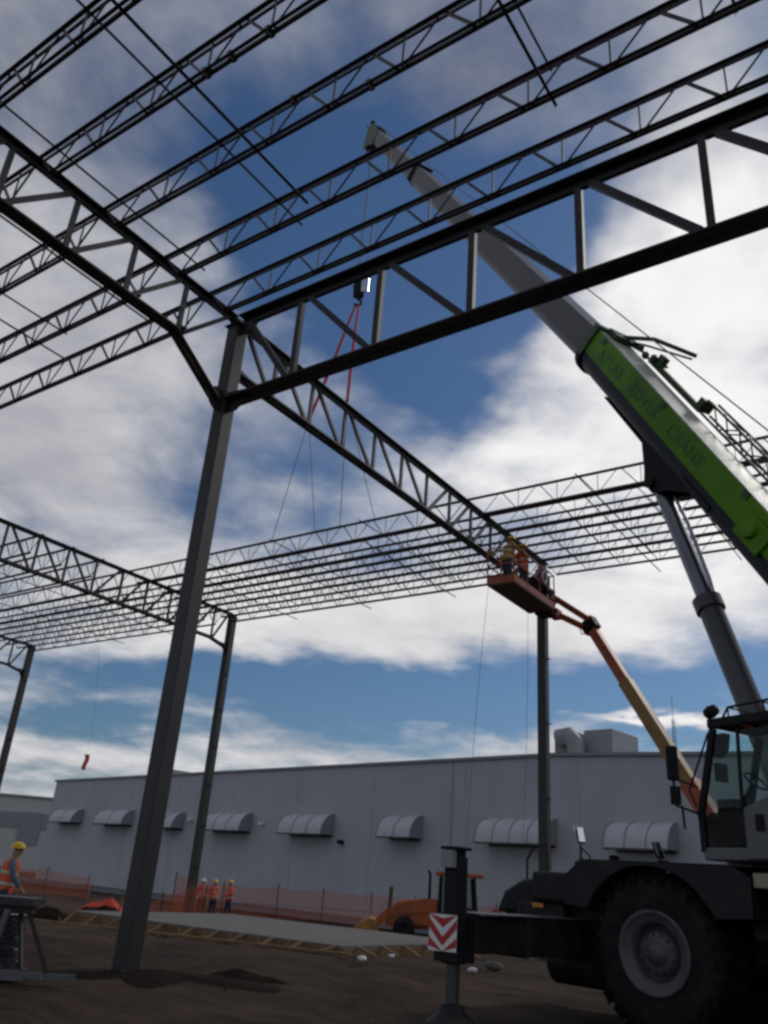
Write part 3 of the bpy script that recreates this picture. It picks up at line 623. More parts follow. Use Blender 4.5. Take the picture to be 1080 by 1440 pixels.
# collar at the end of the base section
m = MB()
for (n0, n1, w0, w1) in ((bh * .5, bh * .5 + .07, -hw - .06, hw + .06), (-.2, bh * .5, hw + .003, hw + .06), (-.2, bh * .5, -hw - .06, -hw - .003)):
    m.obox(BP(SB - .07, (w0 + w1) / 2, (n0 + n1) / 2), be * .09, bl * abs(w1 - w0) / 2, bn * abs(n1 - n0) / 2, 'dkgreen')
arc = [R(-4 + 188 * i / 14) for i in range(15)]
ring = [((hw + .06) * math.cos(t), -.2 - .36 * math.sin(t)) for t in arc] + [((hw + .0) * math.cos(t), -.2 - .295 * math.sin(t)) for t in reversed(arc)]
for i in range(14):
    m.prism([ring[i], ring[i + 1], ring[28 - i], ring[29 - i]], BP(SB - .16, 0, 0), bl, bn, be * .18, 'black')
m.build('section_collar', None, boom)
secs = [(SB - .5, 19.6, .66, .84), (19.4, 27.3, .58, .74), (27.0, BL - .5, .50, .63)]
for s0, s1, w, h in secs: section('telescopic_section', s0, s1, w, h, 'boomgrey', parent=boom)
for s1, w, h in ((19.6, .66, .84), (27.3, .58, .74)):
    m = MB()
    if s1 > 20:
        m.obox(BP(s1, 0, h * .5 + .05), te * .1, tl * (w / 2 + .10), tn * .05, 'black')
        for k in (-1, 1): m.obox(BP(s1, k * (w / 2 + .03), .1), te * .09, tl * .03, tn * (h * .5), 'black')
    arc2 = [R(0 + 180 * i / 10) for i in range(11)]
    ri = [((w / 2 + .03) * math.cos(t), -h * .12 - (h * .38 + .03) * math.sin(t)) for t in arc2] + [((w / 2) * math.cos(t), -h * .12 - h * .38 * math.sin(t)) for t in reversed(arc2)]
    for i in range(10): m.prism([ri[i], ri[i + 1], ri[20 - i], ri[21 - i]], BP(s1 - .07, 0, 0), bl, bn, te * .14, 'black' if s1 > 20 else 'boomgrey')
    m.build('section_collar', None, boom)
# boom head
hd = bpy.data.objects.new('boom_head', None); COL.objects.link(hd); hd.parent = boom; hd.location = BP(BL - .5, 0, 0) - PIV
m = MB()
for w in (-.27, .24): m.prism([(-.7, .3), (.25, .42), (.75, .34), (.8, .05), (.45, -.55), (.1, -.75), (-.2, -.45), (-.7, -.34)], BP(BL - .3, w, 0), te, tn, tl * .03, 'dkgreen')
m.obox(BP(BL - .2, 0, -.05), te * .35, tl * .23, tn * .2, 'boomgrey'); m.build('head_plates', None, hd)
for s, n, r in ((.25, .22, .2), (.15, -.5, .22)):
    for w in (-.14, 0, .14):
        m = MB(); m.lathe([(.05, -.03), (r, -.035), (r - .03, 0), (r, .035), (.05, .03)], BP(BL - .3 + s, w, n), tl, 24); m.build('sheave', 'black', hd)
m = MB(); m.path([BP(BL + .4, .2, -.1), BP(BL + .75, .25, .15), BP(BL + .95, .3, .1)], .02, 6); m.obox(BP(BL + .5, .2, .38), te * .1, tl * .06, tn * .1); m.build('head_camera', 'black', hd)
m = MB(); m.tube(BP(BL - .1, .1, -.62), BP(BL - .1, .1, -.62) - UP * .7, .03, n=8); m.ball(BP(BL - .1, .1, -.62) - UP * .75, .07, n=10); m.build('limit_switch_weight', 'dkgreen', hd)
# lettering along the boom side
def text(word, s, size, n0):
    cu_ = bpy.data.curves.new('lettering', 'FONT'); cu_.body = word; cu_.size = size; cu_.extrude = .002; cu_.align_x = 'CENTER'; cu_.align_y = 'CENTER'; cu_.space_character = 1.12
    ob = bpy.data.objects.new('lettering', cu_); COL.objects.link(ob); bpy.context.view_layer.update()
    me = bpy.data.meshes.new_from_object(ob.evaluated_get(bpy.context.evaluated_depsgraph_get())); bpy.data.objects.remove(ob)
    me.materials.clear(); me.materials.append(M['textgreen'])
    o = bpy.data.objects.new('lettering', me); COL.objects.link(o)
    xa = -be; ya = bn; za = xa.cross(ya)
    mt = Matrix((xa, ya, za)).transposed().to_4x4(); mt.translation = BP(s, hw + .006, n0) - PIV
    me.transform(mt); o.parent = boom; return o
for word, s in (('ATLAS', 10.35), ('ROVER', 8.75), ('CRANE', 7.05)): text(word, s, .36, .16)
# lifting lugs and panels on the base section
m = MB(); m.obox(BP(4.55, hw + .03, .05), be * .35, bl * .03, bn * .22); m.lathe([(0, .09), (.13, .09), (.15, 0), (0, 0)], BP(4.6, hw + .05, .05), bl, 20); m.build('side_bracket', 'green', boom, bevel=.01)
m = MB(); m.obox(BP(6.1, hw + .0, -.28), be * .5, bl * .02, bn * .05); m.build('wear_strip', 'navy', boom)
m = MB(); m.obox(BP(9.0, 0, -.492), be * 1.1, bl * .2, bn * .02); m.build('belly_strip', 'black', boom)
for s in (11.0, 5.2, 8.2): 
    m = MB(); m.obox(BP(s, hw + .01, bh * .40), be * .08, bl * .012, bn * .07); m.build('lug_plate', 'dkgreen', boom)
# stowed lattice jib on the far side of the boom
jib = bpy.data.objects.new('stowed_jib', None); COL.objects.link(jib); jib.parent = boom; jib.location = BP(5, -.7, .6) - PIV
JW, JN = -.56, .53
m = MB(); s0, s1 = -.5, 8.3
ch = [(JW, JN), (JW - .3, JN), (JW, JN + .27), (JW - .3, JN + .27)]
for w, n in ch: m.path([BP(s0, w, n), BP(s1, w, n)], .026, 6)
m.build('jib_chord', 'dkgreen', jib)
m = MB(); k = 0; s = s0
while s < s1 - .4:
    for (a, b) in ((0, 2), (1, 3), (0, 1), (2, 3)):
        p, q = ch[a], ch[b]
        if k % 2: p, q = q, p
        m.path([BP(s, *p), BP(s + .45, *q)], .016, 5)
    s += .45; k += 1
m.build('jib_lacing', 'dkgreen', jib)
m = MB(); m.obox(BP(9.4, JW, JN + .03), be * 1.1, bl * .05, bn * .06); m.obox(BP(10.15, JW, JN + .17), be * .11, bl * .07, bn * .12); m.obox(BP(8.4, JW - .12, JN + .12), be * .08, bl * .16, bn * .12); m.build('jib_head', 'dkgreen', jib)
m = MB(); m.path([BP(11.3, -.1, .55), BP(10.7, JW + .1, .95), BP(10.0, JW - .55, 1.15)], .05, 8); m.path([BP(11.3, -.1, .5), BP(10.9, JW, .72), BP(10.0, JW - .5, 1.05)], .025, 6); m.obox(BP(11.2, -.15, .58), be * .2, bl * .35, bn * .05); m.build('jib_bracket', 'dkgreen', jib)
# bits of hose and clamps
m = MB()
for s, n in ((10.9, .62), (10.6, .58), (10.3, .66)): m.ball(BP(s, JW + .12, n), .09, n=8)
m.path([BP(11.2, -.3, .52), BP(10.7, JW + .15, .6), BP(10.2, JW + .05, .55), BP(9.9, JW, .7)], .03, 6); m.build('jib_clamp', 'dkgreen', jib)
# luffing cylinder
CB = S(.85, -.02, 2.6); CT = BP(7.3, 0, -.86)
cdv = (CT - CB).normalized()
m = MB(); 
for w in (-.24, .18): m.prism([(6.4, -.40), (8.3, -.40), (8.2, -.5), (7.65, -.82), (7.45, -.98), (7.12, -.98), (6.85, -.72)], BP(0, w, 0), be, bn, bl * .06)
m.tube(BP(7.3, -.3, -.88), BP(7.3, .3, -.88), .11, n=16); m.build('cylinder_bracket', 'black', boom)
barL = (CT - CB).length * .60
m = MB(); m.tube(CB, CB + cdv * barL, .205, n=28); m.tube(CB + cdv * (barL - .2), CB + cdv * (barL + .04), .25, n=28); m.build('luffing_cylinder', 'cyl', crane)
m = MB(); m.tube(CB + cdv * barL, CT, .15, n=28); m.build('luffing_rod', 'rod', crane)
m = MB(); m.path([CT + cdv * -.35 - bf * .22, CT + cdv * -1.0 - bf * .26, CT + cdv * -2.3 - bf * .22, CT + cdv * -3.1 - bf * .12], .035, 10); m.build('hydraulic_pipe', 'chrome', crane)
# cab
CU, CW = 1.78, 1.47
S_deck = S
def S(u, w, z): return S_deck(u - .65, w + .36, z)      # the cab hangs out to the left of the boom
cab = bpy.data.objects.new('cab', None); COL.objects.link(cab); cab.parent = crane; cab.location = S(.9, 1.0, 2.25) - CO
CZ0, CZ1 = 2.17, 3.97; CR = -.45; CI = .45         # heights, rear u, inner w
fr = [(CU - .02, CZ0), (CU, 2.8), (CU - .10, 3.3), (CU - .36, CZ1 - .08)]
m = MB(); sbox(m, CR, CU - .05, CI, CW, CZ0, CZ0 + .16); m.build('cab_floor', 'cabgrey', cab, bevel=.02)
m = MB(); sbox(m, CR - .05, .1, CI - .02, CW + .02, CZ1 - .10, CZ1 + .04); sbox(m, .1, CU - .30, CW - .07, CW + .02, CZ1 - .10, CZ1 + .03); sbox(m, .1, CU - .30, CI - .02, CI + .04, CZ1 - .06, CZ1 + .02); sbox(m, CU - .36, CU - .28, CI, CW, CZ1 - .08, CZ1); m.build('cab_roof', 'black', cab, bevel=.015)
m = MB(); sbox(m, .1, CU - .36, CI + .04, CW - .07, CZ1 - .03, CZ1 - .02); m.build('roof_window', 'glass', cab)
m = MB()
for w in (CI + .03, CW - .03):
    m.beam(S(CU - .06, w, CZ0 + .1), S(CU - .05, w, 2.8), .09, .06, bl); m.beam(S(CU - .05, w, 2.78), S(CU - .36, w, CZ1 - .1), .09, .06, bl)
    m.beam(S(CR + .04, w, CZ0 + .1), S(CR + .04, w, CZ1 - .1), .09, .06, bl)
m.beam(S(CU - .04, CI, 2.7), S(CU - .04, CW, 2.7), .07, .07); sbox(m, CR, CR + .05, CI, CW, CZ0, 2.9); sbox(m, CR, CU - .1, CI, CI + .04, CZ0, 2.7)
m.build('cab_pillars', 'black', cab)
m = MB(); m.prism([(CU - .10, CZ0 + .16), (CU - .07, 2.66), (CU - .19, 2.76), (1.04, 2.78), (1.02, CZ0 + .16)], S(0, CW - .045, 0), bf, UP, bl * .02); m.build('lower_window', 'darkglass', cab)
dr = bpy.data.objects.new('cab_door', None); COL.objects.link(dr); dr.parent = cab; dr.location = S(.2, CW, 2.5) - S(.9, 1.0, 2.25)
m = MB(); dw = CW + .005
m.prism([(CR + .06, CZ0 + .02), (1.02, CZ0 + .02), (1.02, 2.80), (.70, 2.92), (CR + .06, 3.06)], S(0, dw - .03, 0), bf, UP, bl * .05)
m.build('door_panel', 'cabgrey', dr, bevel=.015)
m = MB(); m.beam(S(1.04, dw, 2.8), S(1.0, dw, CZ1 - .16), .035, .035, bl); m.build('door_post', 'black', dr); m = MB(); m.beam(S(CR + .08, dw, 3.06), S(CR + .08, dw, CZ1 - .14), .06, .05, bl); m.build('door_post', 'black', dr)
m = MB(); m.obox(S(.78, dw + .04, 2.62), bf * .05, bl * .015, UP * .1); m.build('door_handle', 'black', dr)
m = MB(); m.prism([(CU - .17, 2.82), (CU - .42, CZ1 - .17), (1.06, CZ1 - .17), (1.06, 2.82)], S(0, CW - .02, 0), bf, UP, bl * .006); m.build('front_side_window', 'glass', cab)
m = MB(); m.prism([(CR + .12, 3.07), (CR + .12, CZ1 - .17), (.98, CZ1 - .17), (.98, 2.83), (.70, 2.93)], S(0, CW - .01, 0), bf, UP, bl * .006); m.build('door_window', 'glass', cab)
m = MB(); m.prism([(CU - .05, CZ0 + .1), (CU - .05, 2.93), (CU - .36, CZ1 - .12), (CU - .37, CZ1 - .12), (CU - .06, 2.93), (CU - .06, CZ0 + .1)], S(0, CI + .06, 0), bf, UP, bl * (CW - CI - .12)); m.build('windscreen', 'glass', cab)
m = MB(); sbox(m, CR + .03, CU - .3, CI + .012, CI + .018, 2.72, CZ1 - .07); m.build('inner_window', 'glass', cab)
m = MB(); sbox(m, .0, .55, .75, 1.2, 2.46, 2.86); m.obox(S(.0, .97, 3.2), (bf * .06 - UP * .01), bl * .23, UP * .36 - bf * .08); m.obox(S(-.05, .97, 3.68), bf * .05, bl * .13, UP * .1); m.build('operator_seat', 'seat', cab, bevel=.04)
m = MB(); sbox(m, CU - .5, CU - .2, .6, 1.3, 2.44, 2.95); m.path([S(CU - .35, .95, 2.95), S(CU - .55, .95, 3.2)], .03, 8); m.lathe([(.16, 0), (.18, .015), (.16, .03)], S(CU - .57, .95, 3.2), (-bf * .7 + UP * .7), 20); m.obox(S(CU - .3, 1.28, 3.3), bf * .03, bl * .1, UP * .12); m.build('dashboard', 'black', cab)
m = MB(); m.prism([(CU - .27, 3.5), (CU - .36, 3.8), (CU - .5, 3.8), (CU - .46, 3.6), (CU - .38, 3.5)], S(0, CW - .2, 0), bf, UP, bl * .12); m.build('sun_visor', 'black', cab)
m = MB()
zr = CZ1 + .16
m.path([S(CU - .5, CW - .05, CZ1), S(CU - .62, CW - .05, zr), S(-.4, CW - .05, zr + .05), S(-.4, CW - .05, CZ1)], .018, 8); m.path([S(CU - .5, CI + .05, CZ1), S(CU - .62, CI + .05, zr), S(-.4, CI + .05, zr + .05)], .018, 8)
for u in (CU - .62, .6, 0): m.path([S(u, CI + .05, zr), S(u, CW - .05, zr)], .014, 6); m.path([S(u, CW - .05, CZ1), S(u, CW - .05, zr)], .014, 6)
m.build('roof_guard', 'black', cab)
m = MB(); m.lathe([(0, 0), (.07, .02), (.09, .12), (.07, .2), (0, .2)], S(CU - .42, CW - .08, zr + .02), (bf * .9 - UP * .3), 16); m.build('work_lamp', 'black', cab)
m = MB(); m.path([S(CU - .28, CW - .02, CZ1 - .15), S(CU + .02, CW + .1, 3.05), S(CU - .02, CW + .03, 2.85)], .016, 6); m.build('wiper_arm', 'black', cab)
mir = bpy.data.objects.new('cab_mirror', None); COL.objects.link(mir); mir.parent = cab; mir.location = S(CU + .15, CW + .15, 3.5) - S(.9, 1.0, 2.25)
m = MB(); m.obox(S(CU + .20, CW + .2, 3.42), (bl * .07 + bf * .045), (bf * .03 - bl * .02), UP * .24, 'black'); m.build('mirror_housing', None, mir, bevel=.03)
m = MB(); m.obox(S(CU + .16, CW + .22, 2.98), bl * .06 + bf * .04, bf * .02 - bl * .02, UP * .12, 'black'); m.obox(S(CU + .14, CW + .22, 3.0), (bl * .035 + bf * .02), (bf * .004 - bl * .004), UP * .055, 'white'); m.build('mirror_glass', None, mir)
m = MB(); m.path([S(CU - .05, CW, 2.75), S(CU + .18, CW + .2, 2.85), S(CU + .2, CW + .2, 3.2)], .018, 8); m.path([S(CU - .05, CW, 3.1), S(CU + .2, CW + .2, 3.22)], .015, 8); m.path([S(CU + .12, CW + .15, 2.85), S(CU + .1, CW + .15, 2.55)], .02, 6); m.build('mirror_arm', 'black', mir)
m = MB(); sbox(m, -.35, .35, .85, 1.35, 1.95, 2.26); m.build('valve_box', 'yelpaint', crane, bevel=.02)
m = MB(); m.path([S(1.0, 1.3, 2.3), S(.75, 1.3, 1.95)], .04, 8); m.build('cab_step', 'black', crane)
S = S_deck
# hoist rope along the boom and down to the hook
m = MB(); pr_ = G(6.20, 11.56, 8.81); top_ = BP(BL - .05, 0, .45); m.path([S(-2.9, .0, 3.4), top_ + (pr_ - top_) * 1.28, pr_, top_, BP(BL + .2, 0, .2)], .014, 6); m.build('hoist_rope', 'wire', crane)
HK = G(-1.73, 26.88, 22.95)
hb = thing('hook_block', 'hook block with an added plate for its sunlit patch hanging from the crane boom tip', 'hook', HK)
m = MB(); m.path([HK + V((0, 0, .9)), V((HK.x, HK.y, TIP.z - .2))], .018, 6); m.path([HK + bl * .12 + V((0, 0, .9)), V((HK.x, HK.y, TIP.z - .2)) + bl * .12], .014, 6); m.build('fall_rope', 'wire', hb)
m = MB(); m.prism([(-.2, .25), (.2, .25), (.24, .7), (.12, 1.0), (-.12, 1.0), (-.24, .7)], HK - hf * .1, hr, UP, hf * .03); m.prism([(-.2, .25), (.2, .25), (.24, .7), (.12, 1.0), (-.12, 1.0), (-.24, .7)], HK + hf * .1, hr, UP, hf * .03); m.build('cheek_plate', 'black', hb)
m = MB(); m.obox(HK + hr * .25 - hf * .17 + UP * .72, hr * .15, hf * .04, UP * .36); m.build('sunlit_patch', 'mirror', hb, bevel=.02)  # added mirror plate standing in for sunlight on the block
m = MB(); m.lathe([(.05, -.05), (.2, -.05), (.17, 0), (.2, .05), (.05, .05)], HK + UP * .65, hf, 20); m.build('sheave', 'black', hb)
m = MB(); m.path([HK + UP * .3] + [HK + hr * (.15 * math.sin(t)) + UP * (-.05 + .15 * math.cos(t)) for t in [R(a) for a in range(0, 280, 28)]], [.05] + [.055] * 9 + [.02], 8); m.build('hook', 'black', hb)
YJ = 10.15; ZJ = H_ + .07
endL = V((HK.x - 1.15, YJ, 17.3)); endR = V((HK.x + .62, YJ, 17.6))
for lab, e, dx_ in (('left red lifting sling hanging from the hook block', endL, -.06), ('right red lifting sling hanging from the hook block', endR, .06)):
    m = MB(); m.path([HK + hr * dx_ - UP * .15, HK + (e - HK) * .5 + V((.02, 0, -.03)), e], [.045, .065, .06], 8); tag(m.build('lifting_sling', 'strap', origin=HK), lab, 'sling', 'red lifting slings')
for lab, e, x in (('thin steel cable from the left sling to the joist, leftmost of four', endL, -8.0), ('thin cable from the left sling down to the joist, second from left', endL, -6.0), ('thin cable from the right sling down to the joist, third from left', endR, -4.9), ('thin cable from the right sling down to the joist, rightmost of four', endR, -3.45)):
    m = MB(); m.path([e, V((x, YJ, ZJ))], .014, 5); tag(m.build('choker_cable', 'wire', origin=e), lab, 'cable', 'thin cables under the slings')
def tagline(lab, a, b, sag=0.0, nm='tag_line'):
    a, b = V(a), V(b); m = MB(); m.path([a.lerp(b, i / 8) + D(sag * 4 * (i / 8) * (1 - i / 8), 0) for i in range(9)], .006, 5)
    return tag(m.build(nm, 'wire', origin=a), lab, 'rope', 'loose ropes hanging from the frame')
tagline('thin rope hanging below the orange basket down the grey wall', (.45, 10.88, 9.9), V((.45, 10.88, .0)) - hr * .5, -.1)
tagline('thin rope hanging just left of the column under the basket', (-.3, 15.2, 11.2), (-.65, 15.6, 3), .05)

# ---------------------------------------------------------------- orange boom lift and its basket
lb = G(11.2, 21.6, 0); lb.z = gz(lb)
lift = thing('boom_lift', 'orange telescopic boom lift raising a man basket to the girder end', 'boom lift', lb)
tz = lb.z
LPV = G(9.9, 22.0, 2.1); ELB = V((2.0, 15.01, 9.66)); 
ld = (ELB - LPV).normalized(); lside = ld.cross(UP).normalized(); lup = lside.cross(ld)
m = MB(); m.obox(lb + UP * .75, D(1.3, 0), D(0, .9), UP * .25); m.build('chassis', 'chassis', lift, bevel=.04)
for i in (-1, 1):
    for j in (-1, 1):
        c = lb + D(i * 1.15, j * 1.05) + UP * .5
        m = MB(); m.lathe([(.22, -.18), (.45, -.18), (.5, -.12), (.5, .12), (.45, .18), (.22, .18), (0, .12)], c, hf, 28); m.build('wheel', 'rubber', lift)
m = MB(); m.obox(lb + UP * 1.5 + D(.3, 0), D(1.2, 0), D(0, 1.0), UP * .45); m.obox(LPV + D(.3, .35), D(.4, 0), D(0, .06), UP * .3); m.obox(LPV + D(.3, -.35), D(.4, 0), D(0, .06), UP * .3); m.build('turntable', 'orange', lift, bevel=.05)
Lm = (ELB - LPV).length
def LB(t, x=0, y=0): return LPV + ld * t + lside * x + lup * y
m = MB(); m.beam(LB(-.5), LB(Lm * .34), .42, .46, lup); m.build('boom_base', 'orange', lift, bevel=.02)
m = MB(); m.beam(LB(Lm * .3), LB(Lm * .74), .34, .38, lup); m.build('boom_middle', 'tan', lift, bevel=.02)
m = MB(); m.beam(LB(Lm * .7), LB(Lm), .27, .31, lup); m.build('boom_tip', 'orange', lift, bevel=.02)
m = MB(); m.beam(LB(Lm * .1, .27, .12), LB(Lm * .72, .2, .12), .05, .07, lup); m.build('cable_carrier', 'black', lift)
BK = V((.85, 14.1, 9.86)); JB = V((1.02, 14.25, 10.25))      # jib end at the basket
m = MB(); m.obox(ELB, ld * .22, lside * .16, lup * .26); m.tube(ELB - lside * .22, ELB + lside * .22, .16, n=16); m.build('knuckle', 'black', lift, bevel=.02)
jd = (JB - ELB).normalized(); jup = lside.cross(jd); jup = jup if jup.z > 0 else -jup
for k, n in ((.24, 'jib_upper_arm'), (-.2, 'jib_lower_arm')):
    m = MB(); m.beam(ELB + jup * k * .9 + jd * .02, JB + jup * k * 1.45, .19, .19, jup); m.build(n, 'orange', lift, bevel=.01)
m = MB(); m.beam(JB - jup * .42, JB + jup * .48, .20, .17, jd); m.build('jib_end_link', 'orange', lift, bevel=.02)
m = MB(); m.path([ELB - lup * .2 + lside * .1, ELB - lup * .42 - ld * .02, ELB - lup * .36 + ld * .2, ELB - lup * .1 + ld * .22], .02, 6); m.build('hose_loop', 'black', lift)
m = MB(); m.obox(JB + V((-.05, -.12, .12)), V((.12, 0, 0)), V((0, .12, 0)), UP * .36, 'black'); m.tube(JB - UP * .42, JB + UP * .5, .10, n=14, m='orange'); m.obox(JB + V((.06, .12, -.28)), V((.14, 0, 0)), V((0, .22, 0)), UP * .15, 'orange'); m.build('basket_rotator', None, lift, bevel=.02)
for dx_, dz_ in ((.1, .1), (-.1, .15), (.02, -.25)):
    m = MB(); m.ball(JB + V((dx_ + .1, -.42, dz_)), .06, n=8); m.build('work_light', 'white', lift)
bk = bpy.data.objects.new('basket', None); COL.objects.link(bk); bk.parent = lift
bx0, bx1, by0, by1, bz = .42, 1.30, 10.85, 13.75, 9.93
bk.location = V(((bx0 + bx1) / 2, (by0 + by1) / 2, bz)) - lb
m = MB(); m.box((bx0, by0, bz - .05), (bx1, by1, bz)); m.build('basket_floor', 'rust', bk)
m = MB()
for a, b in (((bx0, by0), (bx1, by0)), ((bx1, by0), (bx1, by1)), ((bx0, by1), (bx1, by1)), ((bx0, by0), (bx0, by1))):
    m.beam((a[0], a[1], bz + .10), (b[0], b[1], bz + .10), .03, .22)
m.build('toe_board', 'orange', bk)
m = MB()
for z in (bz + .6, bz + 1.12):
    m.path([(bx0, by0, z), (bx1, by0, z), (bx1, by1, z), (bx0, by1, z), (bx0, by0, z)], .024, 8)
for x, y in ((bx0, by0), (bx1, by0), (bx1, by1), (bx0, by1), ((bx0 + bx1) / 2, by0), (bx1, by0 + .9), (bx1, by0 + 1.8), (bx0, by0 + .9), (bx0, by0 + 1.8)): m.path([(x, y, bz), (x, y, bz + 1.12)], .022, 8)
m.build('guard_rail', 'orange', bk)
m = MB(); m.box((bx0 + .1, by1 - .35, bz + .55), (bx1 - .1, by1 - .05, bz + 1.1)); m.build('control_box', 'black', bk, bevel=.02)
m = MB(); m.box((bx0 + .2, by1, bz - .1), (bx1 - .1, by1 + .55, bz + .12)); m.box((bx0 + .2, by1 + .02, bz), (bx1 - .25, by1 + .28, bz + .75)); m.build('basket_mount', 'black', bk)

def prop(name, mt, lab, cat, build, o):
    m = MB(); build(m); return tag(m.build(name, mt, origin=o), lab, cat)
prop('tool_bag', 'black', 'dark canvas tool bag standing on the basket floor', 'bag', lambda m: (m.box((.95, 11.75, bz), (1.2, 12.15, bz + .34)), m.path([(1.07, 11.8, bz + .34), (1.07, 11.95, bz + .5), (1.07, 12.1, bz + .34)], .02, 6)), (1.07, 11.95, bz))
prop('cable_coil', 'white', 'pale coil of cable hung over the basket rail', 'cable', lambda m: [m.path([V((1.34, 12.9, bz + .8)) + V((.015 * k, .16 * math.cos(R(a)), .2 * math.sin(R(a)))) for a in range(0, 361, 24)], .02, 5) for k in range(3)], (1.34, 12.9, bz + .8))
prop('bolt_bucket', 'red', 'red bucket of bolts by the control box in the basket', 'bucket', lambda m: m.lathe([(0, 0), (.12, 0), (.15, .3), (.14, .3), (.115, .02), (0, .02)], (.98, 13.15, bz), UP, 18), (.98, 13.15, bz))
# ---------------------------------------------------------------- people
def limb(m, pts, rad, n=10, mt=None): m.path(pts, rad, n, mt)
def person(label, loc, rotz, vest, helmet, trousers='jean', shirt='greyshirt', stride=.0, lean=.0, arms=((.10, .12, .35), (.10, .05, .2)), scale=1.0, crouch=0.0, group=None):
    """local frame: +y faces forward, +x right; arms: (out, forward of elbow, forward of wrist) for left, right"""
    t = thing('person', label, 'person', loc, group); t.rotation_euler = (0, 0, rotz); t.scale = (scale,) * 3
    hip = V((0, 0, .93 - crouch)); ln = lambda z, y=0: V((0, y + math.sin(lean) * (z - hip.z), hip.z + math.cos(lean) * (z - hip.z)))
    chest, neck, hb_, hm, ht = ln(1.28 - crouch), ln(1.47 - crouch), ln(1.53 - crouch), ln(1.63 - crouch, .02), ln(1.71 - crouch, .01)
    pts, rad, ed = [], [], []
    def add(p, r, par=None):
        pts.append(V(p)); rad.append(r)
        if par is not None: ed.append((par, len(pts) - 1))
        return len(pts) - 1
    i0 = add(hip, .13); i1 = add(ln(1.1 - crouch), .125, i0); i2 = add(chest, .145, i1); i3 = add(neck, .058, i2); i4 = add(hb_, .072, i3); i5 = add(hm, .092, i4); add(ht, .078, i5)
    nz = add(hm + V((0, .105, -.015)), .016, i5)
    legs = []; armsl = []
    for k in (-1, 1):
        st = stride * k
        hipj = hip + V((k * .09, 0, -.05)); kn = V((k * .10, st * .22 + crouch * .45, .50 - crouch * .25)); an = V((k * .11, st * .42 - (.06 if st < 0 else 0), .10 + (.05 if st < 0 else 0))); toe = an + V((0, .16, -.06))
        a = add(hipj, .088, i0); b = add(kn, .06, a); c = add(an, .042, b); add(toe, .036, c); legs.append((hipj, kn, an, toe))
        o_, e_, w_ = arms[0 if k < 0 else 1]
        sh = ln(1.42 - crouch) + V((k * .18, 0, 0)); elb = sh + V((k * o_, e_, -.29 + abs(e_) * .25)); wr = elb + V((-k * o_ * .3, w_, -.26 + abs(w_) * .55)) 
        a = add(sh, .055, i2); b = add(elb, .042, a); c = add(wr, .029, b); dv = (wr - elb).normalized(); hd_ = wr + dv * .07; d = add(hd_, .03, c)
        sd = dv.cross(V((0, 1, .1))).normalized(); dn = sd.cross(dv)
        for q, (ox, ln_) in enumerate(((-.03, .07), (-.01, .085), (.011, .08), (.03, .06))):
            f1 = add(hd_ + dv * .04 + sd * ox, .010, d); f2 = add(hd_ + dv * (.04 + ln_ * .55) + sd * ox + dn * .012, .009, f1); add(hd_ + dv * (.04 + ln_) + sd * ox * .9 + dn * .04, .007, f2)
        th = add(hd_ - dv * .02 + sd * .045 * -k, .011, d); add(hd_ + dv * .035 + sd * .065 * -k + dn * .02, .009, th)
        armsl.append((sh, elb, wr))
    me = bpy.data.meshes.new('body'); me.from_pydata([tuple(p) for p in pts], ed, []); ob = bpy.data.objects.new('body', me); COL.objects.link(ob)
    sk = ob.modifiers.new('skin', 'SKIN'); 
    for i, r in enumerate(rad): me.skin_vertices[0].data[i].radius = (r, r)
    me.skin_vertices[0].data[0].use_root = True
    ss = ob.modifiers.new('sub', 'SUBSURF'); ss.levels = 1; ss.render_levels = 1
    bpy.context.view_layer.update(); m2 = bpy.data.meshes.new_from_object(ob.evaluated_get(bpy.context.evaluated_depsgraph_get())); bpy.data.objects.remove(ob)
    m2.name = 'body'; m2.materials.clear(); m2.materials.append(M['skin'])
    for p in m2.polygons: p.use_smooth = True
    ob = bpy.data.objects.new('body', m2); COL.objects.link(ob); ob.parent = t
    m = MB()
    limb(m, [hip + V((0, 0, .1)), hip + V((0, 0, -.02)), hip + V((0, 0, -.1))], [(.16, .125), (.175, .135), (.12, .1)], 14)
    for h_, kn, an, toe in legs: limb(m, [h_ + V((0, 0, .04)), h_.lerp(kn, .4), kn, kn.lerp(an, .5), an + V((0, 0, .03))], [.105, .092, .074, .07, .066], 12)
    m.build('trousers', trousers, t, local=True)
    m = MB(); tz_ = lambda z, rx, ry: (ln(z - crouch), (rx, ry))
    rows = [tz_(.86, .185, .145), tz_(1.0, .18, .14), tz_(1.15, .185, .145), tz_(1.3, .2, .15), tz_(1.4, .19, .13), tz_(1.455, .11, .09)]
    limb(m, [r[0] for r in rows], [r[1] for r in rows], 16); vb = m.build('vest', vest, t, local=True)
    m = MB()
    for za in (1.0, 1.2):
        m.path([ln(za - crouch), ln(za + .05 - crouch)], [(.192, .152), (.194, .154)], 16, None, False)
    for k in (-1, 1): m.beam(ln(1.0 - crouch) + V((k * .1, .149, 0)), ln(1.42 - crouch) + V((k * .1, .136, 0)), .05, .012, (0, 1, 0))
    m.build('reflective_stripe', 'silver', t, local=True)
    for sh, elb, wr in armsl:
        m = MB(); limb(m, [ln(1.41 - crouch) + (sh - ln(1.42 - crouch)) * .45, sh + V((0, 0, .0)), sh.lerp(elb, .5), elb, elb.lerp(wr, .55), elb.lerp(wr, .9)], [.075, .078, .064, .057, .05, .046], 12); m.build('sleeve', shirt, t, local=True)
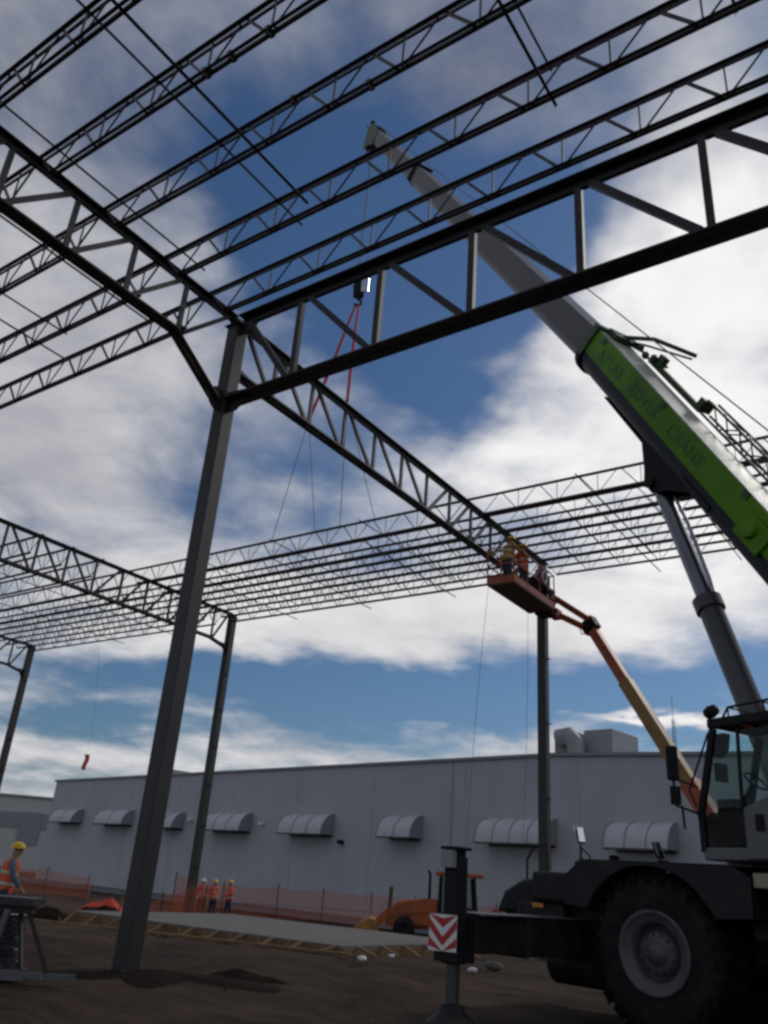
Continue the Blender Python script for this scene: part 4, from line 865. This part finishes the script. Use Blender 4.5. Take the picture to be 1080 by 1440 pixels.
    for h_, kn, an, toe in legs:
        m = MB(); limb(m, [an + V((0, 0, .08)), an + V((0, -.01, -.01)), an + V((0, .06, -.045)), toe + V((0, .0, 0)), toe + V((0, .06, -.005))], [.058, .062, (.055, .05), (.052, .042), (.03, .026)], 12); m.build('boot', 'boot', t, local=True)
    m = MB(); hc = ht + V((0, -.005, -.035)); m.ball(hc, .125, .145, .125, 16, None, 0.0); m.lathe([(.12, 0), (.155, -.005), (.155, .008), (.12, .012)], hc, UP, 20); m.prism([(-.09, .12), (.09, .12), (.06, .19), (-.06, .19)], hc, (1, 0, 0), (0, 1, 0), (0, 0, .012)); m.build('hard_hat', helmet, t, local=True)
    for k in (-1, 1):
        m = MB(); m.ball(hm + V((k * .035, .088, .012)), .012, n=8); m.build('eye', 'black', t, local=True)
    return t
def face(r, f): d = D(r, f); return math.atan2(d.y, d.x) - math.pi / 2
def gp(r, f, dz=0): p = G(r, f); p.z = gz(p) + dz; return p
person('worker in orange vest and yellow hard hat walking at the left edge', gp(-7.0, 18.3), face(.9, .3), 'hivis', 'helmet', stride=.55, lean=.10, arms=((.08, -.06, .05), (.10, .08, .16)), scale=1.02)
person('leftmost of three workers in orange by the netting, in a white hard hat', gp(-6.95, 41.6), face(.3, -1), 'hivisred', 'helmetw', shirt='hivisred', scale=.93, arms=((.08, .1, .2), (.08, .1, .2)))
person('middle of three workers in orange by the netting, in a yellow hard hat', gp(-6.45, 41.9), face(-.2, -1), 'hivis', 'helmet', shirt='hivis', scale=.93, arms=((.05, .15, .25), (.08, .02, .1)))
person('rightmost of three workers in orange by the netting, standing a step apart', gp(-5.7, 41.6), face(-.8, -.6), 'hivisred', 'helmet', shirt='hivisred', scale=.95, stride=.25)
person('small distant figure in yellow vest by the fence at the left', gp(-20.6, 52), face(.2, -1), 'hivisyel', 'helmetw', trousers='seat', scale=.95)
person('worker in mustard jacket and yellow hard hat at the left end of the basket', V((.82, 11.35, bz)), face(.9, .5), 'mustard', 'helmet', shirt='mustard', arms=((.10, .22, .2), (.10, .25, .22)), scale=.98, lean=.2)
person('worker in orange vest reaching from the basket to the girder', V((.86, 12.45, bz)), face(-.7, .7), 'hivis', 'helmet', shirt='hivisred', arms=((.12, .25, .22), (.12, .28, .24)), scale=1.04, lean=.05)

# ---------------------------------------------------------------- building across the yard
WP = V((-64.9, 42.9, 0)); wd = V((.98612, -.16602, 0)); wnrm = V((-.16602, -.98612, 0)); ZB = -.55
def WL(s, o, z): return WP + wd * s + wnrm * o + V((0, 0, z))
bld = thing('industrial_building', 'long windowless grey block building with a row of curved metal awnings', 'building', WL(30, 0, ZB))
wlen = 78
tops = [(0, 8.5), (58.5, 8.5), (69, 8.1), (wlen, 7.7)]
m = MB(); m.prism([(0, 0)] + [(0, tops[0][1] - ZB)] + [(s, z - ZB) for s, z in tops[1:]] + [(wlen, 0)], WL(0, 0, ZB), wd, UP, -wnrm * 30); m.build('wall', 'wall', bld)
m = MB()
for (s0, z0), (s1, z1) in zip(tops[:-1], tops[1:]): m.beam(WL(s0 - (.1 if s0 == 0 else 0), -.1, z0 + .06), WL(s1, -.1, z1 + .06), .5, .16)
m.beam(WL(-.0, .15, 8.56), WL(-.0, -30, 8.56), .4, .158); m.build('parapet_cap', 'walltrim', bld)
K85 = (8.5 - 1.6) / (7.5 - 1.6)
aw = [((.92, 6.21), 4.19, 1.02, 2), ((8.56, 14.02), 4.11, 1.02, 2), ((17.18, 20.73), 3.95, 1.02, 2), ((23.09, 28.26), 3.87, 1.08, 3), ((31.03, 35.8), 3.79, 1.1, 3), ((39.29, 42.48), 3.74, 1.08, 2), ((45.87, 50.5), 3.62, 1.1, 4), ((52.7, 56.2), 3.55, 1.05, 3)]
for (a, b), zb_, hh, npan in aw:
    a *= K85; b *= K85; zb2 = 1.6 + (zb_ - 1.6) * K85; hh *= K85; dp = 1.15
    sh_ = 1.15 * max(.2, (84.0 - (a + b) / 2) / 50.0) * .75; a += sh_; b += sh_ * .2 - .5
    t = bpy.data.objects.new('awning', None); COL.objects.link(t); t.parent = bld; t.location = WL(a, 0, zb2) - WL(30, 0, ZB)
    prof = [(dp * math.cos(R(90 * i / 10)), hh * math.sin(R(90 * i / 10))) for i in range(11)]
    m = MB()
    for k in range(npan):
        s0 = a + (b - a) * k / npan + .02; s1 = a + (b - a) * (k + 1) / npan - .02
        vs = [WL(s0, o, zb2 + z) for o, z in prof] + [WL(s1, o, zb2 + z) for o, z in prof]
        m.add(vs, [(i, i + 1, 12 + i, 11 + i) for i in range(10)], 'awning', True)
    m.build('hood', None, t)
    for k in range(npan + 1):
        s = a + (b - a) * k / npan; m = MB()
        for i in range(10):
            m.beam(WL(s, prof[i][0] + .01, zb2 + prof[i][1] + .01), WL(s, prof[i + 1][0] + .01, zb2 + prof[i + 1][1] + .01), .05, .03, wd)
        m.build('rib', 'awnend', t)
    for s in (a, b):
        m = MB(); m.prism([(0, 0)] + prof, WL(s - .015, 0, zb2), wnrm, UP, wd * .03); m.build('end_cap', 'awnend', t)
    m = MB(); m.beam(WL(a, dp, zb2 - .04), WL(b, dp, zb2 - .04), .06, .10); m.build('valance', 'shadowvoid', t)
    m = MB(); m.prism([(a + .15, zb2 - .12), (b - .15, zb2 - .12), (b - .15, zb2 + hh * .6), (a + .15, zb2 + hh * .6)], WL(0, .004, 0), wd, UP, wnrm * .05); m.build('shade_panel', 'shadowvoid', t)  # dark panel under the hood, its shade put into the colour
for s, z in ((21.35, 4.55), (22.6, 4.1), (29.1, 4.35), (36.3, 3.45), (51.3, 4.3), (53.0, 3.2)):
    s *= K85; z2 = 1.6 + (z - 1.6) * K85
    m = MB(); m.obox(WL(s, .18, z2), wd * .16, wnrm * .18, UP * .12); m.build('wall_lamp', 'white' if z > 4 else 'black', bld, bevel=.03)
for s_ in (7.5, 15, 22.5, 30, 37.5, 45, 52.5, 60, 67.5):
    m = MB(); m.beam(WL(s_, .0, ZB + .02), WL(s_, .0, 8.45), .022, .012, wd); m.build('panel_joint', 'awnend', bld)
m = MB(); m.beam(WL(44.0 * K85, .06, ZB), WL(44.0 * K85, .06, 8.4), .1, .1, wd); m.build('downspout', 'wall', bld)
def wallunit(name, s0, s1, z0, z1, back, depth, mt, lab=None):
    m = MB(); m.obox(WL((s0 + s1) / 2, -back - depth / 2, (z0 + z1) / 2), wd * (s1 - s0) / 2, wnrm * depth / 2, UP * (z1 - z0) / 2); return m.build(name, mt, bld, bevel=.03)
wallunit('rooftop_unit', 58.6, 60.4, 8.0, 10.35, 3.0, 3, 'duct'); wallunit('rooftop_unit', 56.9, 57.7, 8.0, 10.45, 2.6, 2.4, 'ductd'); wallunit('roof_hatch', 14.6, 17.6, 8.3, 9.4, 2, 3, 'duct')
m = MB(); m.path([WL(57.3, -2.4, 9.9), WL(58.0, -2.4, 10.0), WL(58.4, -2.4, 9.6), WL(58.5, -2.4, 8.5)], .5, 14); m.build('roof_duct', 'duct', bld)
m = MB(); m.path([WL(41, -6, 8.4), WL(41, -6, 8.95)], .09, 8); m.path([WL(31, -4, 8.4), WL(31, -4, 8.85)], .06, 8); m.build('vent_pipe', 'galv', bld)
# far white warehouse at the left edge
fb = G(-52, 118, -.6)
far = thing('warehouse', 'pale flat roofed warehouse far off at the left edge', 'building', fb)
fd = D(1, .12).normalized(); fn = V((fd.y, -fd.x, 0))
def FW(s, o, z): return fb + fd * s + fn * o + V((0, 0, z))
m = MB(); m.obox(FW(-18, -12, 4.6), fd * 30, fn * 12, UP * 4.6); m.build('wall', 'offwhite', far)
m = MB(); m.obox(FW(-18, .04, 6.3), fd * 30, fn * .05, UP * 1.0); m.build('panel_band', 'duct', far)
m = MB(); m.obox(FW(8, .1, 5.4), fd * 1.4, fn * .08, UP * 2.0); m.build('door', 'duct', far)
m = MB(); m.obox(FW(-18, -12, 9.35), fd * 30.2, fn * 12.2, UP * .15); m.build('roof_edge', 'walltrim', far)
# radio mast
mp = G(34.0, 92, -.5)
ms = thing('radio_mast', 'thin lattice radio mast in the distance right of the orange boom', 'mast', mp)
m = MB()
for k in range(3):
    t = 2 * math.pi * k / 3; c, s = math.cos(t) * .16, math.sin(t) * .16; m.path([mp + V((c, s, 0)), mp + V((c, s, 21))], .035, 5)
for i in range(40):
    k = i % 3; a, b = 2 * math.pi * k / 3, 2 * math.pi * (k + 1) / 3
    m.path([mp + V((math.cos(a) * .16, math.sin(a) * .16, i * .52)), mp + V((math.cos(b) * .16, math.sin(b) * .16, i * .52 + .5))], .02, 4)
m.build('lattice', 'wire', ms); m = MB(); m.path([mp + UP * 21, mp + UP * 23.6], .03, 5); m.build('antenna', 'wire', ms)
# asphalt strip along the building
m = MB(); vs = [WL(s, o, gz(WL(s, o, 0)) + .05) for s in (-10, 20, 40, 60, 78) for o in (.0, 7)]
m.add(vs, [(2 * i, 2 * i + 1, 2 * i + 3, 2 * i + 2) for i in range(4)], 'asph'); tag(m.build('yard_paving'), 'grey paving along the foot of the building', kind='structure')

# ---------------------------------------------------------------- netting fences
def fence(label, pts, hts):
    base = [gp(r, f) for r, f in pts]
    t = thing('netting_fence', label, 'fence', base[0], 'orange netting fences')
    m = MB(); vs = []; ms_ = 0; bot = []; top = []
    for i in range(len(base) - 1):
        n = max(2, int((base[i + 1] - base[i]).length / .5))
        for k in range(n + (1 if i == len(base) - 2 else 0)):
            u = k / n; p = base[i].lerp(base[i + 1], u); h = hts[i] * (1 - u) + hts[i + 1] * u; sag = .10 * math.sin(math.pi * u)
            w = .08 * mnoise.noise(p * .8)
            bot.append(p + hf * w + UP * .02); top.append(p - hf * w + UP * (h - sag))
    n = len(bot); mid = [b.lerp(a, .5) + hf * .06 * mnoise.noise(a * 1.3) for a, b in zip(bot, top)]
    m.add(bot + mid + top, [(i, i + 1, n + i + 1, n + i) for i in range(n - 1)] + [(n + i, n + i + 1, 2 * n + i + 1, 2 * n + i) for i in range(n - 1)], 'net', True)
    m.build('netting', None, t)
    m = MB(); m.path([a.lerp(b, .45) for a, b in zip(bot, top)][::3], .012, 4); m.build('tension_wire', 'rust', t)
    for b, h in zip(base, hts):
        m = MB(); m.path([b - UP * .1, b + UP * (h + .12)], .03, 6); m.build('post', 'rust', t)
fence('orange netting fence running along the yard right of the slender column', [(-9.0, 45.5), (-6.5, 45.2), (-3.9, 46.5), (-1.6, 47.2), (.9, 46.8), (3.2, 47.0), (5.4, 47.2), (7.5, 47.5)], [1.75, 1.45, 1.5, 1.5, 1.5, 1.45, 1.4, 1.4])
fence('orange netting fence behind the walking worker at the left', [(-24, 55.5), (-21, 55), (-18.5, 54.5), (-15.8, 54.0), (-14.4, 50)], [1.5, 1.4, 1.4, 1.1, .8])
fence('low slumped red netting between the near column and the slender column', [(-10.4, 41), (-9.6, 39.5), (-8.6, 38.0), (-7.6, 36.3), (-6.5, 36.2), (-5.9, 36.4)], [.7, .6, .7, 1.0, 1.45, 1.35])
m = MB(); tag(lump('netting_heap', 'heap of fallen red netting left of the near column', gp(-11.4, 42), 1.2, .4, .45, 'hivisred', cat='netting', seed=4), None)

# ---------------------------------------------------------------- concrete slab with formwork
SX0, SX1, SY0, SY1, SZ = -12.2, -1.75, 8.0, 14.9, .14
zlo = -.28
slab = thing('concrete_slab', 'grey concrete floor slab with timber edge forms behind the near column', 'slab', (SX1, SY0, SZ))
m = MB(); m.box((SX0, SY0, zlo - .2), (SX1, SY1, SZ)); m.build('slab_top', 'concrete', slab, bevel=.01)
for a, b in (((SX0, SY0 - .035), (SX1 + .07, SY0 - .035)), ((SX1 + .035, SY0), (SX1 + .035, SY1))):
    m = MB(); m.beam((a[0], a[1], (SZ + zlo) / 2 - .02), (b[0], b[1], (SZ + zlo) / 2 - .02), .045, SZ - zlo - .06); m.build('form_board', 'wood', slab)
random.seed(3)
for i in range(11):
    x = SX0 + .4 + i * .98 + random.uniform(-.15, .15)
    m = MB(); m.beam((x, SY0 - .07, SZ - .02), (x + random.uniform(-.1, .1), SY0 - .62, gz((x, SY0)) + .0), .07, .045); m.beam((x, SY0 - .60, gz((x, SY0)) - .1), (x, SY0 - .6, gz((x, SY0)) + .22), .05, .05); m.build('brace', 'wood', slab)
for i in range(6):
    y = SY0 + .5 + i * 1.05
    m = MB(); m.beam((SX1 + .07, y, SZ - .02), (SX1 + .6, y + random.uniform(-.1, .1), gz((SX1, y))), .07, .045); m.build('brace', 'wood', slab)
m = MB(); m.beam((SX0 - 1, SY0 - .85, gz((SX0, SY0)) + .08), (SX1 + .8, SY0 - .75, gz((SX1, SY0)) + .08), .12, .05); m.build('waler_board', 'wood', slab)
# dirt heaps and lumber scraps
lump('soil_heap', 'dark dug soil heaped round the foot of the near column', gp(-2.9, 14.6), 2.3, .85, .13, seed=1)
lump('soil_heap', 'dark patch of loose soil just right of the near column foot', gp(-1.7, 15.3), .9, .35, .14, seed=8)
lump('soil_heap', 'low brown soil heap behind the steel rack at the left', gp(-10.2, 31), .9, .5, .42, seed=2)
lump('soil_heap', 'brown soil heap left of the near column by the slab corner', gp(-9.0, 33.0), 1.5, .6, .55, 'soil', seed=3)
random.seed(11)
for lab, r, f, a, ln_ in (('loose timber plank on the dirt left of the near column', -9.0, 31.8, .2, 2.4), ('loose timber plank leaning on the soil heap left of the near column', -9.4, 31.3, -.3, 1.8), ('short timber offcut beside the slab corner', -7.9, 30.4, .5, 1.1)):
    p = gp(r, f, .3); d = D(math.cos(a), math.sin(a), .05)
    m = MB(); m.beam(p - d * ln_ / 2, p + d * ln_ / 2, .2, .05); tag(m.build('timber_plank', 'wood', origin=p), lab, 'plank')
for lab, r, f, s_ in (('crumpled white paper scrap in front of the slab', .28, 20.3, .13), ('small white scrap on the dirt right of the striped plate', 2.6, 19.6, .12), ('grey stone lump on the dirt under the outrigger beam', 3.2, 20.6, .22), ('white scrap lying against the slab form', 1.0, 22.2, .09)):
    p = gp(r, f, s_ * .4); m = MB(); m.ball(p, s_, s_ * .7, s_ * .5, 8)
    m.v = [v + V((mnoise.noise(v * 9), mnoise.noise(v * 9 + V((5, 0, 0))), 0)) * s_ * .4 for v in m.v]
    tag(m.build('scrap', 'white' if 'white' in lab else 'concrete', origin=p), lab, 'litter')
# small stones
random.seed(5)
for i in range(26):
    r, f = random.uniform(-6, 3), random.uniform(11.5, 21); p = gp(r, f, .01); s_ = random.uniform(.015, .035)
    m = MB(); m.ball(p, s_, s_ * random.uniform(.6, 1), s_ * .6, 6); m.v = [v + V((mnoise.noise(v * 20), mnoise.noise(v * 20 + V((5, 0, 0))), 0)) * s_ * .4 for v in m.v]
    tag(m.build('stone', 'concrete' if i % 3 else 'soil', origin=p), 'small stone lying loose on the bare dirt', 'stone', 'loose stones on the dirt')

# ---------------------------------------------------------------- steel rack at the left edge
rk = gp(-4.92, 13.2); 
rack = thing('steel_rack', 'dark steel trestle with splayed legs at the bottom left corner', 'rack', rk)
def RK(r, f, z): return rk + D(r, f, z)
m = MB(); m.beam(RK(-2.2, .2, .98), RK(.35, .2, .98), .5, .10); m.beam(RK(-2.2, .2, .88), RK(.3, .2, .88), .2, .12); m.build('top_beam', 'steel', rack)
for r0, r1, f0 in ((.2, .62, .35), (.1, .4, -.1), (-.1, .12, .4), (-.15, -.05, -.15), (-.5, -.55, .3), (-.62, -.35, -.1), (-.9, -1.1, .3), (-1.0, -.8, -.1)):
    m = MB(); m.beam(RK(r0, .2, .9), RK(r1, f0 + .1, 0), .05, .05); m.build('leg', 'steel', rack)
m = MB(); m.beam(RK(-1.2, -.05, .12), RK(.5, -.05, .12), .05, .05); m.build('foot_rail', 'steel', rack)
for a, b in (((-.9, .35, .85), (.25, .4, .1)), ((-.2, .45, .85), (-1.0, .4, .1)), ((-.6, .0, .82), (.1, -.05, .14))):
    m = MB(); m.beam(RK(*a), RK(*b), .04, .04); m.build('brace', 'steel', rack)
m = MB(); m.beam(RK(-1.4, .1, .07), RK(.35, .1, .07), .55, .10); m.build('base_tray', 'steel', rack)
m = MB()
for k_ in range(9): m.beam(RK(-1.5 + .01 * k_, .3 + .02 * (k_ % 3), .16 + k_ * .075), RK(.16 - .05 * (k_ % 2), .3 + .02 * (k_ % 3), .16 + k_ * .075), .3, .06)
tag(m.build('plate_stack', 'cyl', origin=RK(-.8, .25, .12)), 'stack of dark steel plates under the trestle at the left edge', 'steel plates')
for i, (dr, lab) in enumerate(((-.05, 'dark steel tube leaning on the trestle, rightmost of four'), (-.2, 'dark steel tube leaning on the trestle, second from the right'), (-.34, 'dark steel tube leaning on the trestle, third from the right'), (-.5, 'dark steel tube leaning on the trestle, cut by the picture edge'))):
    p = RK(dr, -.35, .02); m = MB(); m.tube(p, p + D(.07, .30, .84), .055, n=12); tag(m.build('steel_tube', 'cyl', origin=p), lab, 'tube')
for i, (a, ln_, r, f, z) in enumerate(((.1, 1.6, -.2, -.55, .06), (.25, 1.1, .5, -.2, .05), (-.15, 1.3, .2, -.4, .10), (.5, .7, .8, -.1, .05))):
    p = RK(r, f, z); d = D(math.cos(a), math.sin(a))
    m = MB(); m.beam(p - d * ln_ / 2, p + d * ln_ / 2, .09, .012); m.beam(p - d * ln_ / 2, p + d * ln_ / 2, .012, .07, off=(.039, .041)); tag(m.build('angle_offcut', 'galv', origin=p), ['longest steel angle offcut on the dirt before the trestle', 'steel angle offcut right of the trestle legs', 'steel angle offcut lying on another under the trestle', 'shortest steel angle offcut, out on the dirt right of the trestle'][i], 'steel offcut')

# ---------------------------------------------------------------- orange loader behind the slab
LO = gp(3.85, 38); LO.z = gz(LO)
ld_ = thing('loader', 'orange backhoe loader with a glazed cab behind the concrete slab', 'loader', LO)
lx, ly = D(-1, .05).normalized(), D(-.05, -1).normalized()      # forward (left), near side
def LD(x, y, z): return LO + lx * x + ly * y + V((0, 0, z))
def lbox(m, x0, x1, y0, y1, z0, z1, mt=None): m.obox(LD((x0 + x1) / 2, (y0 + y1) / 2, (z0 + z1) / 2), lx * abs(x1 - x0) / 2, ly * abs(y1 - y0) / 2, UP * abs(z1 - z0) / 2, mt)
m = MB(); m.prism([(.35, .6), (.35, 1.62), (1.0, 1.6), (2.0, 1.42), (2.45, 1.05), (2.45, .5)], LD(0, -.6, 0), lx, UP, ly * 1.2); lbox(m, -1.5, 2.0, -.45, .45, .45, .8); m.build('bonnet', 'tractor', ld_, bevel=.05)
m = MB()
for x in (.25, -1.25):
    for y in (-.72, .72): m.beam(LD(x, y, .9), LD(x * .9, y * .9, 2.5), .09, .09)
lbox(m, -1.3, .3, -.75, .75, .7, 1.1); m.build('cab_frame', 'black', ld_)
m = MB(); lbox(m, -1.5, .45, -.85, .85, 2.52, 2.68); m.build('cab_roof', 'tractor', ld_, bevel=.04)
m = MB(); lbox(m, -.55, -.35, -.1, .1, 2.64, 2.8); m.build('beacon', 'amber', ld_)
for y in (-.72, .72):
    m = MB(); m.prism([(.2, 1.1), (.16, 2.48), (-1.1, 2.48), (-1.18, 1.1)], LD(0, y, 0), lx, UP, ly * .01); m.build('side_window', 'glass', ld_)
m = MB(); m.path([LD(.7, .3, 1.45), LD(.7, .3, 2.55), LD(.78, .3, 2.7)], .06, 8); m.build('exhaust_pipe', 'black', ld_)
for x, r in ((1.7, .45), (-.9, .68)):
    for y in (-.8, .8):
        m = MB(); m.lathe([(.2, -.2), (r * .9, -.2), (r, -.12), (r, .12), (r * .9, .2), (.2, .2), (0, .1)], LD(x, y, r), ly, 28); m.build('wheel', 'rubber', ld_)
for y in (-.6, .6):
    m = MB(); m.beam(LD(.6, y, 1.3), LD(2.4, y, 1.0), .14, .30); m.beam(LD(2.3, y, 1.05), LD(3.0, y, .4), .14, .28); m.build('loader_arm', 'tractor', ld_)
m = MB(); m.prism([(2.75, .2), (2.8, .68), (3.15, .74), (3.5, .55), (3.85, .24), (3.85, .16)], LD(0, -1.0, 0), lx, UP, ly * 2.0); m.build('front_bucket', 'yelpaint', ld_)
m = MB(); m.beam(LD(2.35, .2, .9), LD(2.3, .2, 1.95), .14, .16); m.prism([(2.05, .7), (2.3, 1.1), (2.75, .7)], LD(0, .1, 0), lx, UP, ly * .3); m.build('lift_ram', 'rust', ld_)
m = MB(); m.beam(LD(-1.5, 0, .9), LD(-2.2, .1, 1.35), .2, .25); m.beam(LD(-2.2, .1, 1.35), LD(-2.6, .1, .6), .16, .2); m.build('backhoe_arm', 'tractor', ld_)
# flag hanging from a tag line at the left
fa = atp = V((-25.3, W_, zB)); fe = G(-15.7, 48.5, 6.0)
tagline('thin rope from the far joists down to the red flag', fa, fe + V((0, 0, 1.2)), .15)
m = MB(); vs = []
for i in range(9):
    for j in range(5):
        u, v = i / 8, j / 4; wdt = .12 * (1 - .5 * u) + .03
        vs.append(fe + hr * (wdt * (v - .5) * 2 + .05 * math.sin(u * 6)) + hf * .07 * math.sin(v * 5 + u * 4) + UP * (1.0 - u * .85))
m.add(vs, [(i * 5 + j, i * 5 + j + 1, (i + 1) * 5 + j + 1, (i + 1) * 5 + j) for i in range(8) for j in range(4)], 'hivis', True)
fl = m.build('warning_flag', None, origin=fe); sf = fl.modifiers.new('thick', 'SOLIDIFY'); sf.thickness = .01
tag(fl, 'small red warning flag hanging on a rope above the building corner', 'flag')
